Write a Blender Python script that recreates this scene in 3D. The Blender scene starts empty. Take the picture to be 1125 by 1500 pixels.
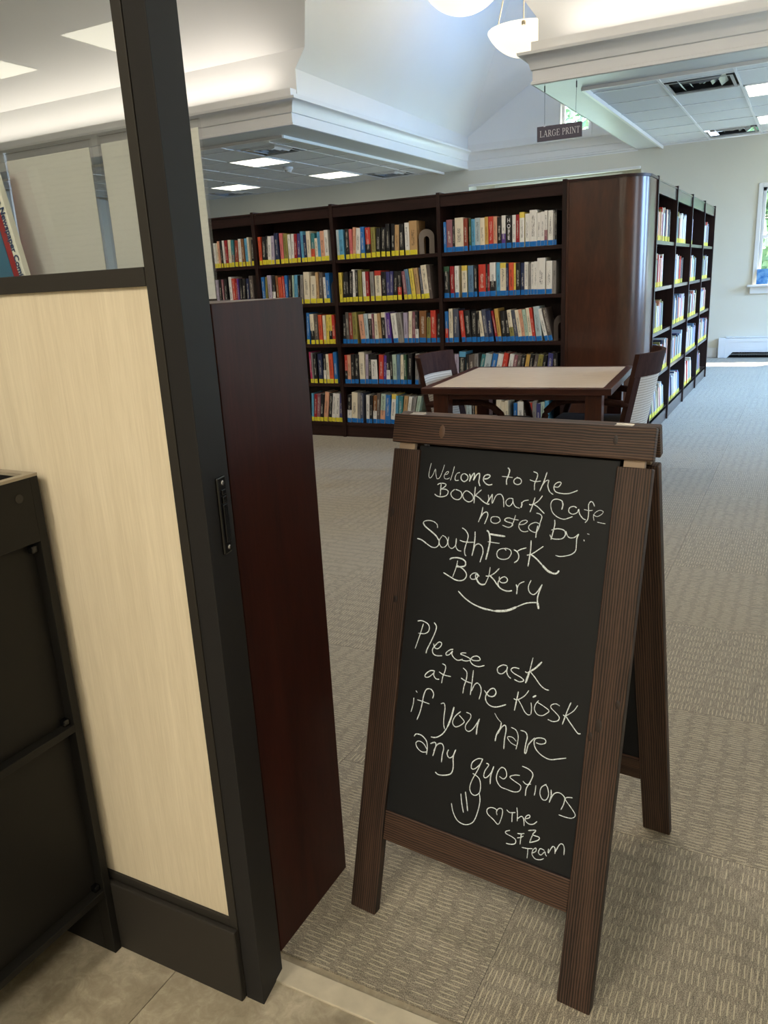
import bpy, bmesh, math, random
from mathutils import Vector, Matrix
random.seed(7)
scene = bpy.context.scene
COL = scene.collection
R = math.radians

# ------------------------------------------------------------------ camera
def make_camera():
    yaw, pitch, roll, fpx = -0.49316774, 0.28410493, -0.0530825, 1156.5
    f = Vector((math.sin(yaw)*math.cos(pitch), math.cos(yaw)*math.cos(pitch), -math.sin(pitch)))
    r0 = Vector((math.cos(yaw), -math.sin(yaw), 0)); u0 = r0.cross(f)
    r = math.cos(roll)*r0 + math.sin(roll)*u0
    u = -math.sin(roll)*r0 + math.cos(roll)*u0
    cam = bpy.data.cameras.new('camera'); o = bpy.data.objects.new('camera', cam); COL.objects.link(o)
    m = Matrix((( r.x, u.x, -f.x, 0), (r.y, u.y, -f.y, 0), (r.z, u.z, -f.z, 1.4), (0, 0, 0, 1)))
    o.matrix_world = m
    cam.sensor_fit = 'HORIZONTAL'; cam.sensor_width = 36; cam.lens = 36*fpx/1125
    cam.clip_start = 0.05; cam.clip_end = 200
    scene.camera = o
make_camera()
scene.view_settings.view_transform = 'Standard'
scene.view_settings.look = 'None'
scene.view_settings.gamma = 1
scene.view_settings.use_curve_mapping = False
scene.view_settings.exposure = 0.12

# ------------------------------------------------------------------ world, sun, lamps
def make_world():
    w = bpy.data.worlds.new('sky'); scene.world = w; w.use_nodes = True
    nt = w.node_tree; nt.nodes.clear()
    out = nt.nodes.new('ShaderNodeOutputWorld'); bg = nt.nodes.new('ShaderNodeBackground')
    tc = nt.nodes.new('ShaderNodeTexCoord'); sep = nt.nodes.new('ShaderNodeSeparateXYZ')
    cr = nt.nodes.new('ShaderNodeValToRGB')
    cr.color_ramp.elements[0].position = 0.0; cr.color_ramp.elements[0].color = (.74, .87, 1, 1)
    cr.color_ramp.elements[1].position = 0.8; cr.color_ramp.elements[1].color = (.30, .55, 1, 1)
    nt.links.new(tc.outputs['Generated'], sep.inputs[0]); nt.links.new(sep.outputs['Z'], cr.inputs[0])
    nt.links.new(cr.outputs[0], bg.inputs[0]); bg.inputs[1].default_value = 7.0
    nt.links.new(bg.outputs[0], out.inputs[0])
make_world()

def sun(direction, strength, color):
    l = bpy.data.lights.new('sun', 'SUN'); l.energy = strength; l.color = color; l.angle = R(.6)
    o = bpy.data.objects.new('sun', l); COL.objects.link(o)
    o.rotation_euler = Vector(direction).to_track_quat('-Z', 'Y').to_euler(); o.location = (2, 20, 12)
sun((-.42, -.55, -1.0), 30, (1, .95, .85))

def area(name, loc, size, power, color, direction, spread=180):
    l = bpy.data.lights.new(name, 'AREA'); l.shape = 'RECTANGLE'; l.size, l.size_y = size
    l.energy = power; l.color = color; l.spread = R(spread)
    o = bpy.data.objects.new(name, l); COL.objects.link(o); o.location = loc
    o.rotation_euler = Vector(direction).to_track_quat('-Z', 'Y').to_euler()
    return o
WARM = (1, .90, .76); NEUT = (1, .90, .80); DAY = (.50, .73, 1)
# daylight entering by the windows of the right-hand wall
for y in (7.6, 9.8, 12.0):
    area('window_light', (2.95, y, 1.9), (1.2, 1.6), {7.6: 70, 9.8: 120, 12.0: 130}[y], (.30, .56, 1), (-1, -.1, -.55), 95)
def portal(x, y, z, w, hh, d):
    o = area('window_portal', (x, y, z), (w, hh), 0, (1, 1, 1), d); o.data.cycles.is_portal = True
portal(-.15, 13.62, 1.75, 1.14, 1.35, (0, -1, 0)); portal(1.92, 13.62, 1.75, 1.15, 1.35, (0, -1, 0))
portal(-3.46, 13.55, 3.67, .5, .6, (0, -1, 0)); portal(-3.85, 13.95, 1.95, 2, 1.7, (0, -1, 0))
for y in (4.575, 7.575, 9.775, 11.975): portal(3.17, y, 1.87, 1.25, 1.75, (-1, 0, 0))
# added blue lamp on the bay slope, no window there; then recess window daylight
area('window_light', (-2.85, 11.0, 4.3), (1.8, .8), 42, (.22, .47, 1), (-1, 0, .4), 150)
area('window_light', (-3.85, 13.68, 2.3), (1.6, .8), 12, DAY, (0, -1, -.1))
# overhead hall fill lamps added out of view; cove strips on the crown moulding
for x, y in ((-4.6, 4.6), (-.6, 4.6), (-2.6, 2.6)):
    area('hall_fill', (x, y, 5.7), (.6, .6), 52, NEUT, (0, 0, -1))
area('cove_strip', (-8.6, 8.045, 3.52), (6.2, .04), 17, NEUT, (0, .15, 1))
area('cove_strip', (.2, 8.045, 3.52), (4.8, .04), 13, NEUT, (0, .15, 1))
# cafe ceiling lamps
for x, y in ((-1.2, -.9), (.6, -.9), (-1.2, -2.7), (.6, -2.7)):
    area('cafe_lamp', (x, y, 2.72), (.58, .58), 25, WARM, (0, 0, -1))

# ------------------------------------------------------------------ materials
def lin(c):
    return tuple((x/255/12.92 if x/255 <= .04045 else ((x/255+.055)/1.055)**2.4) for x in c) + (1,)
class N:
    """small node-tree writer"""
    def __init__(s, name):
        s.m = bpy.data.materials.new(name); s.m.use_nodes = True
        s.t = s.m.node_tree; s.b = s.t.nodes['Principled BSDF']
    def n(s, typ, **k):
        x = s.t.nodes.new(typ)
        for a, v in k.items(): setattr(x, a, v)
        return x
    def l(s, a, b): s.t.links.new(a, b)
    def math(s, op, a, b=None, c=None):
        x = s.n('ShaderNodeMath', operation=op)
        for i, v in enumerate((a, b, c)):
            if v is None: continue
            if isinstance(v, (int, float)): x.inputs[i].default_value = v
            else: s.l(v, x.inputs[i])
        return x.outputs[0]
    def mix(s, f, a, b):
        x = s.n('ShaderNodeMix', data_type='RGBA')
        if isinstance(f, (int, float)): x.inputs[0].default_value = f
        else: s.l(f, x.inputs[0])
        for v, i in ((a, 6), (b, 7)):
            if isinstance(v, tuple): x.inputs[i].default_value = v
            else: s.l(v, x.inputs[i])
        return x.outputs[2]
    def ramp(s, f, stops):
        x = s.n('ShaderNodeValToRGB'); e = x.color_ramp.elements
        while len(e) < len(stops): e.new(.5)
        for i, (p, c) in enumerate(stops): e[i].position = p; e[i].color = c
        s.l(f, x.inputs[0]); return x.outputs[0]
    def coord(s, out='Object', scale=(1, 1, 1), rot=(0, 0, 0), loc=(0, 0, 0), rand=False):
        tc = s.n('ShaderNodeTexCoord'); mp = s.n('ShaderNodeMapping')
        mp.inputs['Scale'].default_value = scale; mp.inputs['Rotation'].default_value = rot
        mp.inputs['Location'].default_value = loc
        src = tc.outputs[out]
        if rand:
            oi = s.n('ShaderNodeObjectInfo'); v = s.n('ShaderNodeVectorMath', operation='ADD')
            cb = s.n('ShaderNodeCombineXYZ')
            k = s.math('MULTIPLY', oi.outputs['Random'], 37.0)
            for i in range(3): s.l(k, cb.inputs[i])
            s.l(src, v.inputs[0]); s.l(cb.outputs[0], v.inputs[1]); src = v.outputs[0]
        s.l(src, mp.inputs[0]); return mp.outputs[0]
    def noise(s, vec, scale, detail=3, rough=.5, dist=0):
        x = s.n('ShaderNodeTexNoise'); x.inputs['Scale'].default_value = scale
        x.inputs['Detail'].default_value = detail; x.inputs['Roughness'].default_value = rough
        x.inputs['Distortion'].default_value = dist
        s.l(vec, x.inputs['Vector']); return x.outputs['Fac']
    def bump(s, h, strength, dist=.002):
        x = s.n('ShaderNodeBump'); x.inputs['Strength'].default_value = strength
        x.inputs['Distance'].default_value = dist; s.l(h, x.inputs['Height'])
        s.l(x.outputs[0], s.b.inputs['Normal'])
    def set(s, color=None, rough=None, metal=None, spec=None, coat=None, coatr=None):
        for k, v in (('Base Color', color), ('Roughness', rough), ('Metallic', metal),
                     ('Specular IOR Level', spec), ('Coat Weight', coat), ('Coat Roughness', coatr)):
            if v is None: continue
            if isinstance(v, (int, float, tuple)): s.b.inputs[k].default_value = v
            else: s.l(v, s.b.inputs[k])
        return s.m
def plain(name, c, rough=.6, metal=0, spec=.5, var=.05, scale=8, coat=0):
    g = N(name); f = g.noise(g.coord(), scale, 4)
    d = tuple(min(1, x*(1+var*2)) for x in lin(c)[:3]) + (1,); e = tuple(x*(1-var*2) for x in lin(c)[:3]) + (1,)
    return g.set(g.mix(f, e, d), rough, metal, spec, coat)
def glow(name, c, strength):
    g = N(name); g.b.inputs['Emission Color'].default_value = lin(c); g.b.inputs['Emission Strength'].default_value = strength
    return g.set(lin(c), .5)
def wood(name, dark, light, axis='Z', rough=.35, stretch=14, scale=9, bump=.0, rings=0, coat=0, spec=.5):
    """grain runs along the given local axis"""
    g = N(name); sc = {'X': (1, stretch, stretch), 'Y': (stretch, 1, stretch), 'Z': (stretch, stretch, 1)}[axis]
    v = g.coord(scale=sc, rand=True)
    a = g.noise(v, scale*.25, 5, .6, .6); b = g.noise(v, scale*2.2, 4, .6)
    f = g.math('ADD', g.math('MULTIPLY', a, .65), g.math('MULTIPLY', b, .35))
    if rings:
        w = g.n('ShaderNodeTexWave', wave_type='BANDS', bands_direction={'X': 'Z', 'Y': 'X', 'Z': 'X'}[axis], wave_profile='SIN')
        w.inputs['Scale'].default_value = rings; w.inputs['Distortion'].default_value = 5.0
        w.inputs['Detail'].default_value = 3; w.inputs['Detail Scale'].default_value = .6
        v2 = g.coord(scale={'X': (.22, 1, 1), 'Y': (1, .22, 1), 'Z': (1, 1, .22)}[axis], rand=True); g.l(v2, w.inputs['Vector'])
        f = g.math('ADD', g.math('MULTIPLY', f, .72), g.math('MULTIPLY', w.outputs['Fac'], .28))
    c = g.ramp(f, [(.36, lin(dark)), (.66, lin(light))])
    if bump: g.bump(f, bump)
    return g.set(c, rough, 0, spec, coat, .15)

M = {}
M['wall'] = plain('beige_wall_paint', (222, 218, 203), .85, var=.015, scale=2)
M['white'] = plain('white_paint', (236, 236, 234), .7, var=.01, scale=2)
M['trim'] = plain('white_trim_paint', (232, 231, 228), .4, var=.01)
M['soffit'] = plain('soffit_gloss_paint', (204, 207, 207), .42, spec=.25, var=.02)
M['act'] = plain('acoustic_tile', (214, 217, 220), .9, var=.03, scale=90)
M['act_grid'] = plain('ceiling_grid_metal', (235, 237, 240), .4, var=.0)
M['lip'] = plain('soffit_lip_paint', (150, 143, 130), .5, var=.02)
M['lamp'] = glow('lamp_diffuser', (255, 252, 228), 3.2)
M['cafe_lamp'] = glow('cafe_lamp_diffuser', (255, 250, 225), 9.0)
M['bowl'] = glow('alabaster_bowl', (255, 242, 218), 1.1)
M['brass'] = plain('satin_metal_rod', (190, 180, 160), .3, 1)
M['grey_metal'] = plain('galvanised_metal', (170, 172, 175), .35, .9)
M['chrome'] = plain('bright_screw', (230, 230, 232), .2, 1, var=0)
M['black'] = plain('black_frame_paint', (44, 41, 37), .5, spec=.3, var=.05, scale=3)
M['blackpost'] = plain('black_post_paint', (36, 35, 35), .55, spec=.2, var=.04, scale=3)
M['cab'] = plain('black_cabinet', (22, 21, 19), .5, spec=.25, var=.05, scale=3)
M['cabrim'] = plain('cabinet_rim', (150, 140, 122), .35, var=.05)
M['hinge'] = plain('dull_hinge_steel', (176, 170, 160), .4, .8)
M['void'] = plain('dark_interior', (14, 13, 12), .9)
M['latch'] = plain('black_latch_plastic', (12, 12, 13), .22)
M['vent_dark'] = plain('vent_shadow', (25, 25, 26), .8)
M['case'] = wood('dark_walnut_case', (28, 15, 13), (52, 31, 26), 'Z', .4, spec=.3)
M['casex'] = wood('dark_walnut_shelf', (30, 16, 14), (56, 33, 28), 'X', .4, spec=.3)
M['casey'] = wood('dark_walnut_shelf_edge', (34, 20, 18), (58, 37, 32), 'Y', .28, spec=.8, coat=.5)
M['endpanel'] = wood('polished_mahogany', (50, 26, 17), (80, 45, 29), 'Z', .28, stretch=5, scale=5, coat=.3)
M['mahog'] = wood('mahogany_end', (38, 14, 9), (60, 25, 17), 'Z', .42, stretch=10, scale=7, spec=.22)
M['mahogx'] = wood('mahogany_top', (44, 15, 9), (70, 29, 19), 'X', .3)
M['table'] = wood('table_mahogany', (48, 22, 15), (74, 38, 26), 'X', .3)
M['tablez'] = wood('table_leg_mahogany', (50, 22, 13), (84, 42, 24), 'Z', .3)
M['chair'] = wood('chair_mahogany', (46, 27, 22), (68, 44, 36), 'Z', .7, spec=.08)
M['seat'] = plain('dark_seat_upholstery', (58, 48, 46), .9)
M['stain_z'] = wood('stained_pine_upright', (33, 26, 23), (80, 60, 49), 'Z', .5, stretch=26, scale=9, bump=.3, rings=60, spec=.3)
M['stain_x'] = wood('stained_pine_rail', (36, 27, 24), (86, 64, 51), 'X', .5, stretch=26, scale=9, bump=.3, rings=60, spec=.3)
M['knot'] = plain('pine_knot', (84, 60, 42), .5, var=.2, scale=60)
M['knotd'] = plain('pine_knot_dark', (34, 22, 17), .5, var=.2, scale=60)
M['slate'] = plain('chalkboard_slate', (25, 26, 28), .55, spec=.25, var=.12, scale=5)
M['peg'] = plain('raw_wood_peg', (158, 138, 118), .6, var=.1, scale=40)
M['paper'] = plain('printed_sheet', (232, 232, 222), .8, var=.02, scale=6)
M['pages'] = plain('book_pages', (214, 205, 186), .85, var=.08, scale=120)
M['plum'] = plain('sign_plum', (84, 78, 90), .5, var=.02)
M['letter'] = plain('sign_lettering', (226, 224, 226), .5, var=0)
M['wire'] = plain('hanging_wire', (70, 70, 74), .4, .8)
M['heater'] = plain('heater_enamel', (232, 234, 236), .4, var=.01)
M['bookend'] = plain('bookend_steel', (122, 112, 104), .4, .3)
M['threshold'] = plain('stone_threshold', (196, 186, 164), .6, var=.12, scale=25)
M['navyink'] = plain('navy_lettering', (34, 62, 110), .6, var=0)
M['sealb'] = plain('tape_blue', (22, 112, 190), .35, var=.12, scale=70)
M['sealy'] = plain('tape_yellow', (228, 214, 56), .35, var=.14, scale=70)
M['leaf'] = plain('leaf_green', (150, 178, 138), .6, var=.3, scale=3)
M['leafd'] = plain('leaf_dark_green', (96, 130, 98), .6, var=.3, scale=3)
M['bark'] = plain('bark', (96, 78, 62), .9, var=.2, scale=20)
M['lawn'] = plain('lawn', (140, 158, 120), .9, var=.2, scale=6)

def laminate():
    g = N('cream_woodgrain_laminate'); v = g.coord(scale=(60, 60, 2.2))
    a = g.noise(v, 6, 5, .65); b = g.noise(g.coord(scale=(14, 14, .7)), 3, 3)
    f = g.math('ADD', g.math('MULTIPLY', a, .6), g.math('MULTIPLY', b, .4))
    g.bump(a, .15, .001)
    return g.set(g.ramp(f, [(.3, lin((201, 188, 162))), (.7, lin((222, 210, 185)))]), .5)
M['cream'] = laminate()
def tabletop():
    g = N('pale_maple_laminate'); a = g.noise(g.coord(scale=(1.5, 14, 1)), 5, 4, .6)
    return g.set(g.ramp(a, [(.3, lin((198, 180, 158))), (.7, lin((222, 206, 186)))]), .28)
M['top'] = tabletop()
def cane():
    g = N('woven_back_fabric'); v = g.coord(); s = g.n('ShaderNodeSeparateXYZ'); g.l(v, s.inputs[0])
    k = g.math('FRACT', g.math('MULTIPLY', s.outputs['Z'], 62))
    m = g.math('LESS_THAN', k, .25); nz = g.noise(g.coord(scale=(60, 60, 60)), 4, 2)
    c = g.mix(nz, lin((196, 184, 166)), lin((214, 203, 187)))
    return g.set(g.mix(g.math('MULTIPLY', m, .65), c, lin((120, 108, 94))), .8)
M['cane'] = cane()
def carpet():
    """loop pile: broken cream pinstripes along local X"""
    g = N('carpet_pile'); v = g.coord(rand=False); s = g.n('ShaderNodeSeparateXYZ'); g.l(v, s.inputs[0])
    oi = g.n('ShaderNodeObjectInfo'); off = g.math('MULTIPLY', oi.outputs['Random'], 91.0)
    P = .0118
    wob = g.noise(g.coord(scale=(1, 1, 1)), 45, 1)
    yy = g.math('ADD', g.math('DIVIDE', s.outputs['Y'], P), g.math('MULTIPLY', wob, .22))
    row = g.math('FLOOR', yy)
    def wn(a, b):
        x = g.n('ShaderNodeTexWhiteNoise', noise_dimensions='2D'); c = g.n('ShaderNodeCombineXYZ')
        g.l(a, c.inputs[0]); 
        if isinstance(b, (int, float)): c.inputs[1].default_value = b
        else: g.l(b, c.inputs[1])
        g.l(c.outputs[0], x.inputs['Vector']); return x.outputs['Value']
    r1 = wn(g.math('ADD', row, off), 3.3)
    u = g.math('ADD', g.math('DIVIDE', s.outputs['X'], .055), g.math('MULTIPLY', r1, .3))
    seg = g.math('FLOOR', u); fr = g.math('FRACT', u)
    on = g.math('MULTIPLY', g.math('LESS_THAN', fr, .66), g.math('GREATER_THAN', wn(g.math('ADD', row, off), seg), .12))
    ln = g.math('LESS_THAN', g.math('ABSOLUTE', g.math('SUBTRACT', g.math('FRACT', yy), .5)), .10)
    mask = g.math('MULTIPLY', on, ln)
    spec = g.math('ADD', g.math('MULTIPLY', g.noise(g.coord(scale=(1, 1, 1)), 460, 2, .8), .68), g.math('MULTIPLY', g.noise(g.coord(scale=(.16, 1, 1), rand=True), 380, 2, .7), .32))
    big = g.noise(g.coord(scale=(.7, 5, 1), rand=True), 2.2, 2)
    base = g.ramp(spec, [(.38, lin((66, 60, 51))), (.5, lin((132, 123, 106))), (.62, lin((190, 180, 157)))])
    base = g.mix(g.math('MULTIPLY', big, .22), base, lin((100, 94, 86)))
    tn = g.mix(g.math('MULTIPLY', oi.outputs['Random'], .12), base, lin((150, 142, 126)))
    c = g.mix(g.math('MULTIPLY', mask, .56), tn, lin((212, 199, 168)))
    g.bump(g.math('ADD', g.math('MULTIPLY', spec, .8), g.math('MULTIPLY', mask, .5)), .5, .003)
    g.b.inputs['Sheen Weight'].default_value = .15
    return g.set(c, .85)
M['carpet'] = carpet()
def lvt():
    g = N('concrete_vinyl'); a = g.noise(g.coord(rand=True), 5, 8, .65, .4); b = g.noise(g.coord(rand=True), 28, 5, .7, .8)
    f = g.math('ADD', g.math('MULTIPLY', a, .6), g.math('MULTIPLY', b, .4))
    return g.set(g.ramp(f, [(.32, lin((126, 116, 98))), (.5, lin((160, 149, 128))), (.68, lin((200, 190, 168)))]), .45)
M['lvt'] = lvt()
def glass(name, tint=(1, 1, 1, 1), k=1.6):
    g = N(name); g.t.nodes.remove(g.b); out = [x for x in g.t.nodes if x.type == 'OUTPUT_MATERIAL'][0]
    tr = g.n('ShaderNodeBsdfTransparent'); tr.inputs[0].default_value = tint
    gl = g.n('ShaderNodeBsdfGlossy'); gl.inputs['Roughness'].default_value = .01
    fr = g.n('ShaderNodeFresnel'); fr.inputs[0].default_value = 1.5; ge = g.n('ShaderNodeNewGeometry')
    front = g.math('SUBTRACT', 1.0, ge.outputs['Backfacing'])
    mx = g.n('ShaderNodeMixShader'); g.l(g.math('MULTIPLY', front, g.math('MINIMUM', g.math('MULTIPLY', fr.outputs[0], k), 1.0)), mx.inputs[0])
    g.l(tr.outputs[0], mx.inputs[1]); g.l(gl.outputs[0], mx.inputs[2]); g.l(mx.outputs[0], out.inputs[0])
    return g.m
M['glass'] = glass('clear_glass', (.97, .98, .97, 1), 1.2)
M['acryl'] = glass('clear_acrylic', (.985, .985, .99, 1), 1.6)
def chalk():
    g = N('chalk_marker'); f = g.noise(g.coord(), 260, 3, .7)
    return g.set(g.ramp(f, [(.3, lin((150, 160, 166))), (.52, lin((226, 236, 240)))]), .9)
M['chalk'] = chalk()

PAL = dict(blue=(40, 110, 180), mauve=(140, 90, 100), black=(30, 29, 31), cream=(226, 215, 190), rust=(140, 62, 44), green=(50, 84, 60),
    sky=(92, 160, 196), palegrey=(176, 192, 196), gold=(200, 160, 84), red=(196, 62, 48), peach=(216, 160, 130), white=(228, 225, 218),
    crimson=(150, 30, 38), grey=(140, 136, 132), purple=(92, 58, 140), steel=(96, 128, 156), navy=(32, 42, 78), orange=(214, 86, 56),
    yellow=(226, 202, 90), slate=(78, 82, 98), olive=(140, 132, 70), palegreen=(176, 196, 178), greybrown=(96, 86, 80),
    lilac=(176, 164, 184), teal=(58, 122, 128), indigo=(66, 66, 120), tan=(186, 150, 104), pink=(212, 110, 110),
    brown=(132, 88, 52), magenta=(176, 50, 98))
def cover_mat(name, c, photo):
    g = N(name); tc = g.n('ShaderNodeTexCoord'); s = g.n('ShaderNodeSeparateXYZ'); g.l(tc.outputs['UV'], s.inputs[0])
    U, V = s.outputs['X'], s.outputs['Y']
    oi = g.n('ShaderNodeObjectInfo'); rn = oi.outputs['Random']
    lum = .3*c[0]+.59*c[1]+.11*c[2]
    ink = lin((36, 34, 38)) if lum > 120 else lin((222, 216, 200))
    cb = g.n('ShaderNodeCombineXYZ'); g.l(g.math('MULTIPLY', U, 1.2), cb.inputs[0])
    g.l(g.math('ADD', g.math('MULTIPLY', V, 1.0), g.math('MULTIPLY', rn, 50)), cb.inputs[1]); g.l(g.math('MULTIPLY', rn, 23), cb.inputs[2])
    nz = g.n('ShaderNodeTexNoise'); nz.inputs['Scale'].default_value = 34; nz.inputs['Detail'].default_value = 2; g.l(cb.outputs[0], nz.inputs['Vector'])
    on = g.math('GREATER_THAN', nz.outputs['Fac'], .50)
    band = g.math('LESS_THAN', g.math('ABSOLUTE', g.math('SUBTRACT', U, .5)), .2)
    gate = g.math('MULTIPLY', g.math('GREATER_THAN', V, .27), g.math('LESS_THAN', V, g.math('ADD', .62, g.math('MULTIPLY', rn, .3))))
    big = g.n('ShaderNodeTexNoise'); big.inputs['Scale'].default_value = 5; big.inputs['Detail'].default_value = 1; g.l(cb.outputs[0], big.inputs['Vector'])
    gate = g.math('MULTIPLY', gate, g.math('GREATER_THAN', big.outputs['Fac'], .44))
    m = g.math('MULTIPLY', g.math('MULTIPLY', on, band), gate)
    v = tuple(min(1, x*1.25) for x in lin(c)[:3]) + (1,)
    col = g.mix(g.math('MULTIPLY', big.outputs['Fac'], .5), lin(c), v)
    return g.set(g.mix(g.math('MULTIPLY', m, .8), col, ink), .38)
COV = {k: cover_mat('cover_'+k, c, 0) for k, c in PAL.items()}

# ------------------------------------------------------------------ geometry helpers
class MB:
    def __init__(s): s.v = []; s.f = []; s.mi = []
    def quadbox(s, P, mi=0):
        """P: 8 corners, 0-3 bottom ring, 4-7 top ring"""
        b = len(s.v); s.v += [tuple(p) for p in P]
        for q in ((3, 2, 1, 0), (4, 5, 6, 7), (0, 1, 5, 4), (1, 2, 6, 5), (2, 3, 7, 6), (3, 0, 4, 7)):
            s.f.append(tuple(b+i for i in q)); s.mi.append(mi)
        return s
    def box(s, x0, x1, y0, y1, z0, z1, mi=0):
        return s.quadbox([(x0, y0, z0), (x1, y0, z0), (x1, y1, z0), (x0, y1, z0), (x0, y0, z1), (x1, y0, z1), (x1, y1, z1), (x0, y1, z1)], mi)
    def poly(s, P, mi=0):
        b = len(s.v); s.v += [tuple(p) for p in P]; s.f.append(tuple(range(b, b+len(P)))); s.mi.append(mi); return s
    def prism(s, P, d, mi=0):
        """planar polygon P extruded by vector d"""
        b = len(s.v); n = len(P); s.v += [tuple(p) for p in P] + [tuple(Vector(p)+Vector(d)) for p in P]
        s.f.append(tuple(range(b+n-1, b-1, -1))); s.f.append(tuple(range(b+n, b+2*n))); s.mi += [mi, mi]
        for i in range(n):
            j = (i+1) % n; s.f.append((b+i, b+j, b+n+j, b+n+i)); s.mi.append(mi)
        return s
    def tube(s, pts, r, seg=10, mi=0, cap=True, flat=1.0):
        pts = [Vector(p) for p in pts]; b0 = len(s.v); rr = r if isinstance(r, (list, tuple)) else [r]*len(pts)
        for i, p in enumerate(pts):
            t = (pts[min(i+1, len(pts)-1)]-pts[max(i-1, 0)]).normalized()
            a = Vector((0, 0, 1)) if abs(t.z) < .9 else Vector((0, 1, 0))
            u = t.cross(a).normalized(); w = t.cross(u)
            for k in range(seg):
                th = 2*math.pi*k/seg; s.v.append(tuple(p+rr[i]*(math.cos(th)*u+math.sin(th)*w*flat)))
        for i in range(len(pts)-1):
            for k in range(seg):
                a = b0+i*seg; c = a+seg; s.f.append((a+k, a+(k+1) % seg, c+(k+1) % seg, c+k)); s.mi.append(mi)
        if cap:
            s.f.append(tuple(b0+k for k in range(seg-1, -1, -1))); e = b0+(len(pts)-1)*seg
            s.f.append(tuple(e+k for k in range(seg))); s.mi += [mi, mi]
        return s
    def lathe(s, prof, seg=40, c=(0, 0, 0), mi=0):
        b0 = len(s.v)
        for r, z in prof:
            for k in range(seg):
                th = 2*math.pi*k/seg; s.v.append((c[0]+r*math.cos(th), c[1]+r*math.sin(th), c[2]+z))
        for i in range(len(prof)-1):
            for k in range(seg):
                a = b0+i*seg; d = a+seg; s.f.append((a+k, a+(k+1) % seg, d+(k+1) % seg, d+k)); s.mi.append(mi)
        return s
    def mesh(s, name, mats):
        me = bpy.data.meshes.new(name); me.from_pydata(s.v, [], s.f)
        for m in (mats if isinstance(mats, (list, tuple)) else [mats]): me.materials.append(m)
        if len(me.materials) > 1: me.polygons.foreach_set('material_index', s.mi)
        me.update(); return me
    def build(s, name, mats, parent=None, loc=(0, 0, 0), rot=(0, 0, 0), bevel=0, smooth=False, fix=False):
        me = s.mesh(name, mats)
        if fix:
            bm = bmesh.new(); bm.from_mesh(me); bmesh.ops.recalc_face_normals(bm, faces=bm.faces); bm.to_mesh(me); bm.free()
        return link(name, me, parent, loc, rot, bevel, smooth)
def link(name, me, parent=None, loc=(0, 0, 0), rot=(0, 0, 0), bevel=0, smooth=False):
    o = bpy.data.objects.new(name, me); COL.objects.link(o); o.location = loc; o.rotation_euler = rot
    if parent: o.parent = parent
    if smooth:
        for p in me.polygons: p.use_smooth = True
        if smooth != 'all':
            try: me.set_sharp_from_angle(angle=R(35))
            except Exception: pass
    if bevel:
        b = o.modifiers.new('bevel', 'BEVEL'); b.width = bevel; b.segments = 2; b.limit_method = 'ANGLE'; b.angle_limit = R(40)
        b.harden_normals = False
    return o
def bx(name, x0, x1, y0, y1, z0, z1, mat, parent=None, bevel=0, loc=(0, 0, 0), rot=(0, 0, 0)):
    """box whose origin sits at its own centre, so object textures stay local"""
    c = ((x0+x1)/2, (y0+y1)/2, (z0+z1)/2)
    m = MB().box(x0-c[0], x1-c[0], y0-c[1], y1-c[1], z0-c[2], z1-c[2])
    return m.build(name, mat, parent, c, rot, bevel)
def thing(name, label, cat, loc=(0, 0, 0), rz=0, group=None):
    o = bpy.data.objects.new(name, None); COL.objects.link(o); o.location = loc; o.rotation_euler = (0, 0, rz)
    o.empty_display_size = .1
    return tag(o, label, cat, group)
def tag(o, label, cat, group=None):
    o['label'] = label; o['category'] = cat
    if group: o['group'] = group
    return o
def struct(o): o['kind'] = 'structure'; return o
def base(name, loc=(0, 0, 0)):
    o = bpy.data.objects.new(name, None); COL.objects.link(o); o.location = loc; return struct(o)
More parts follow.
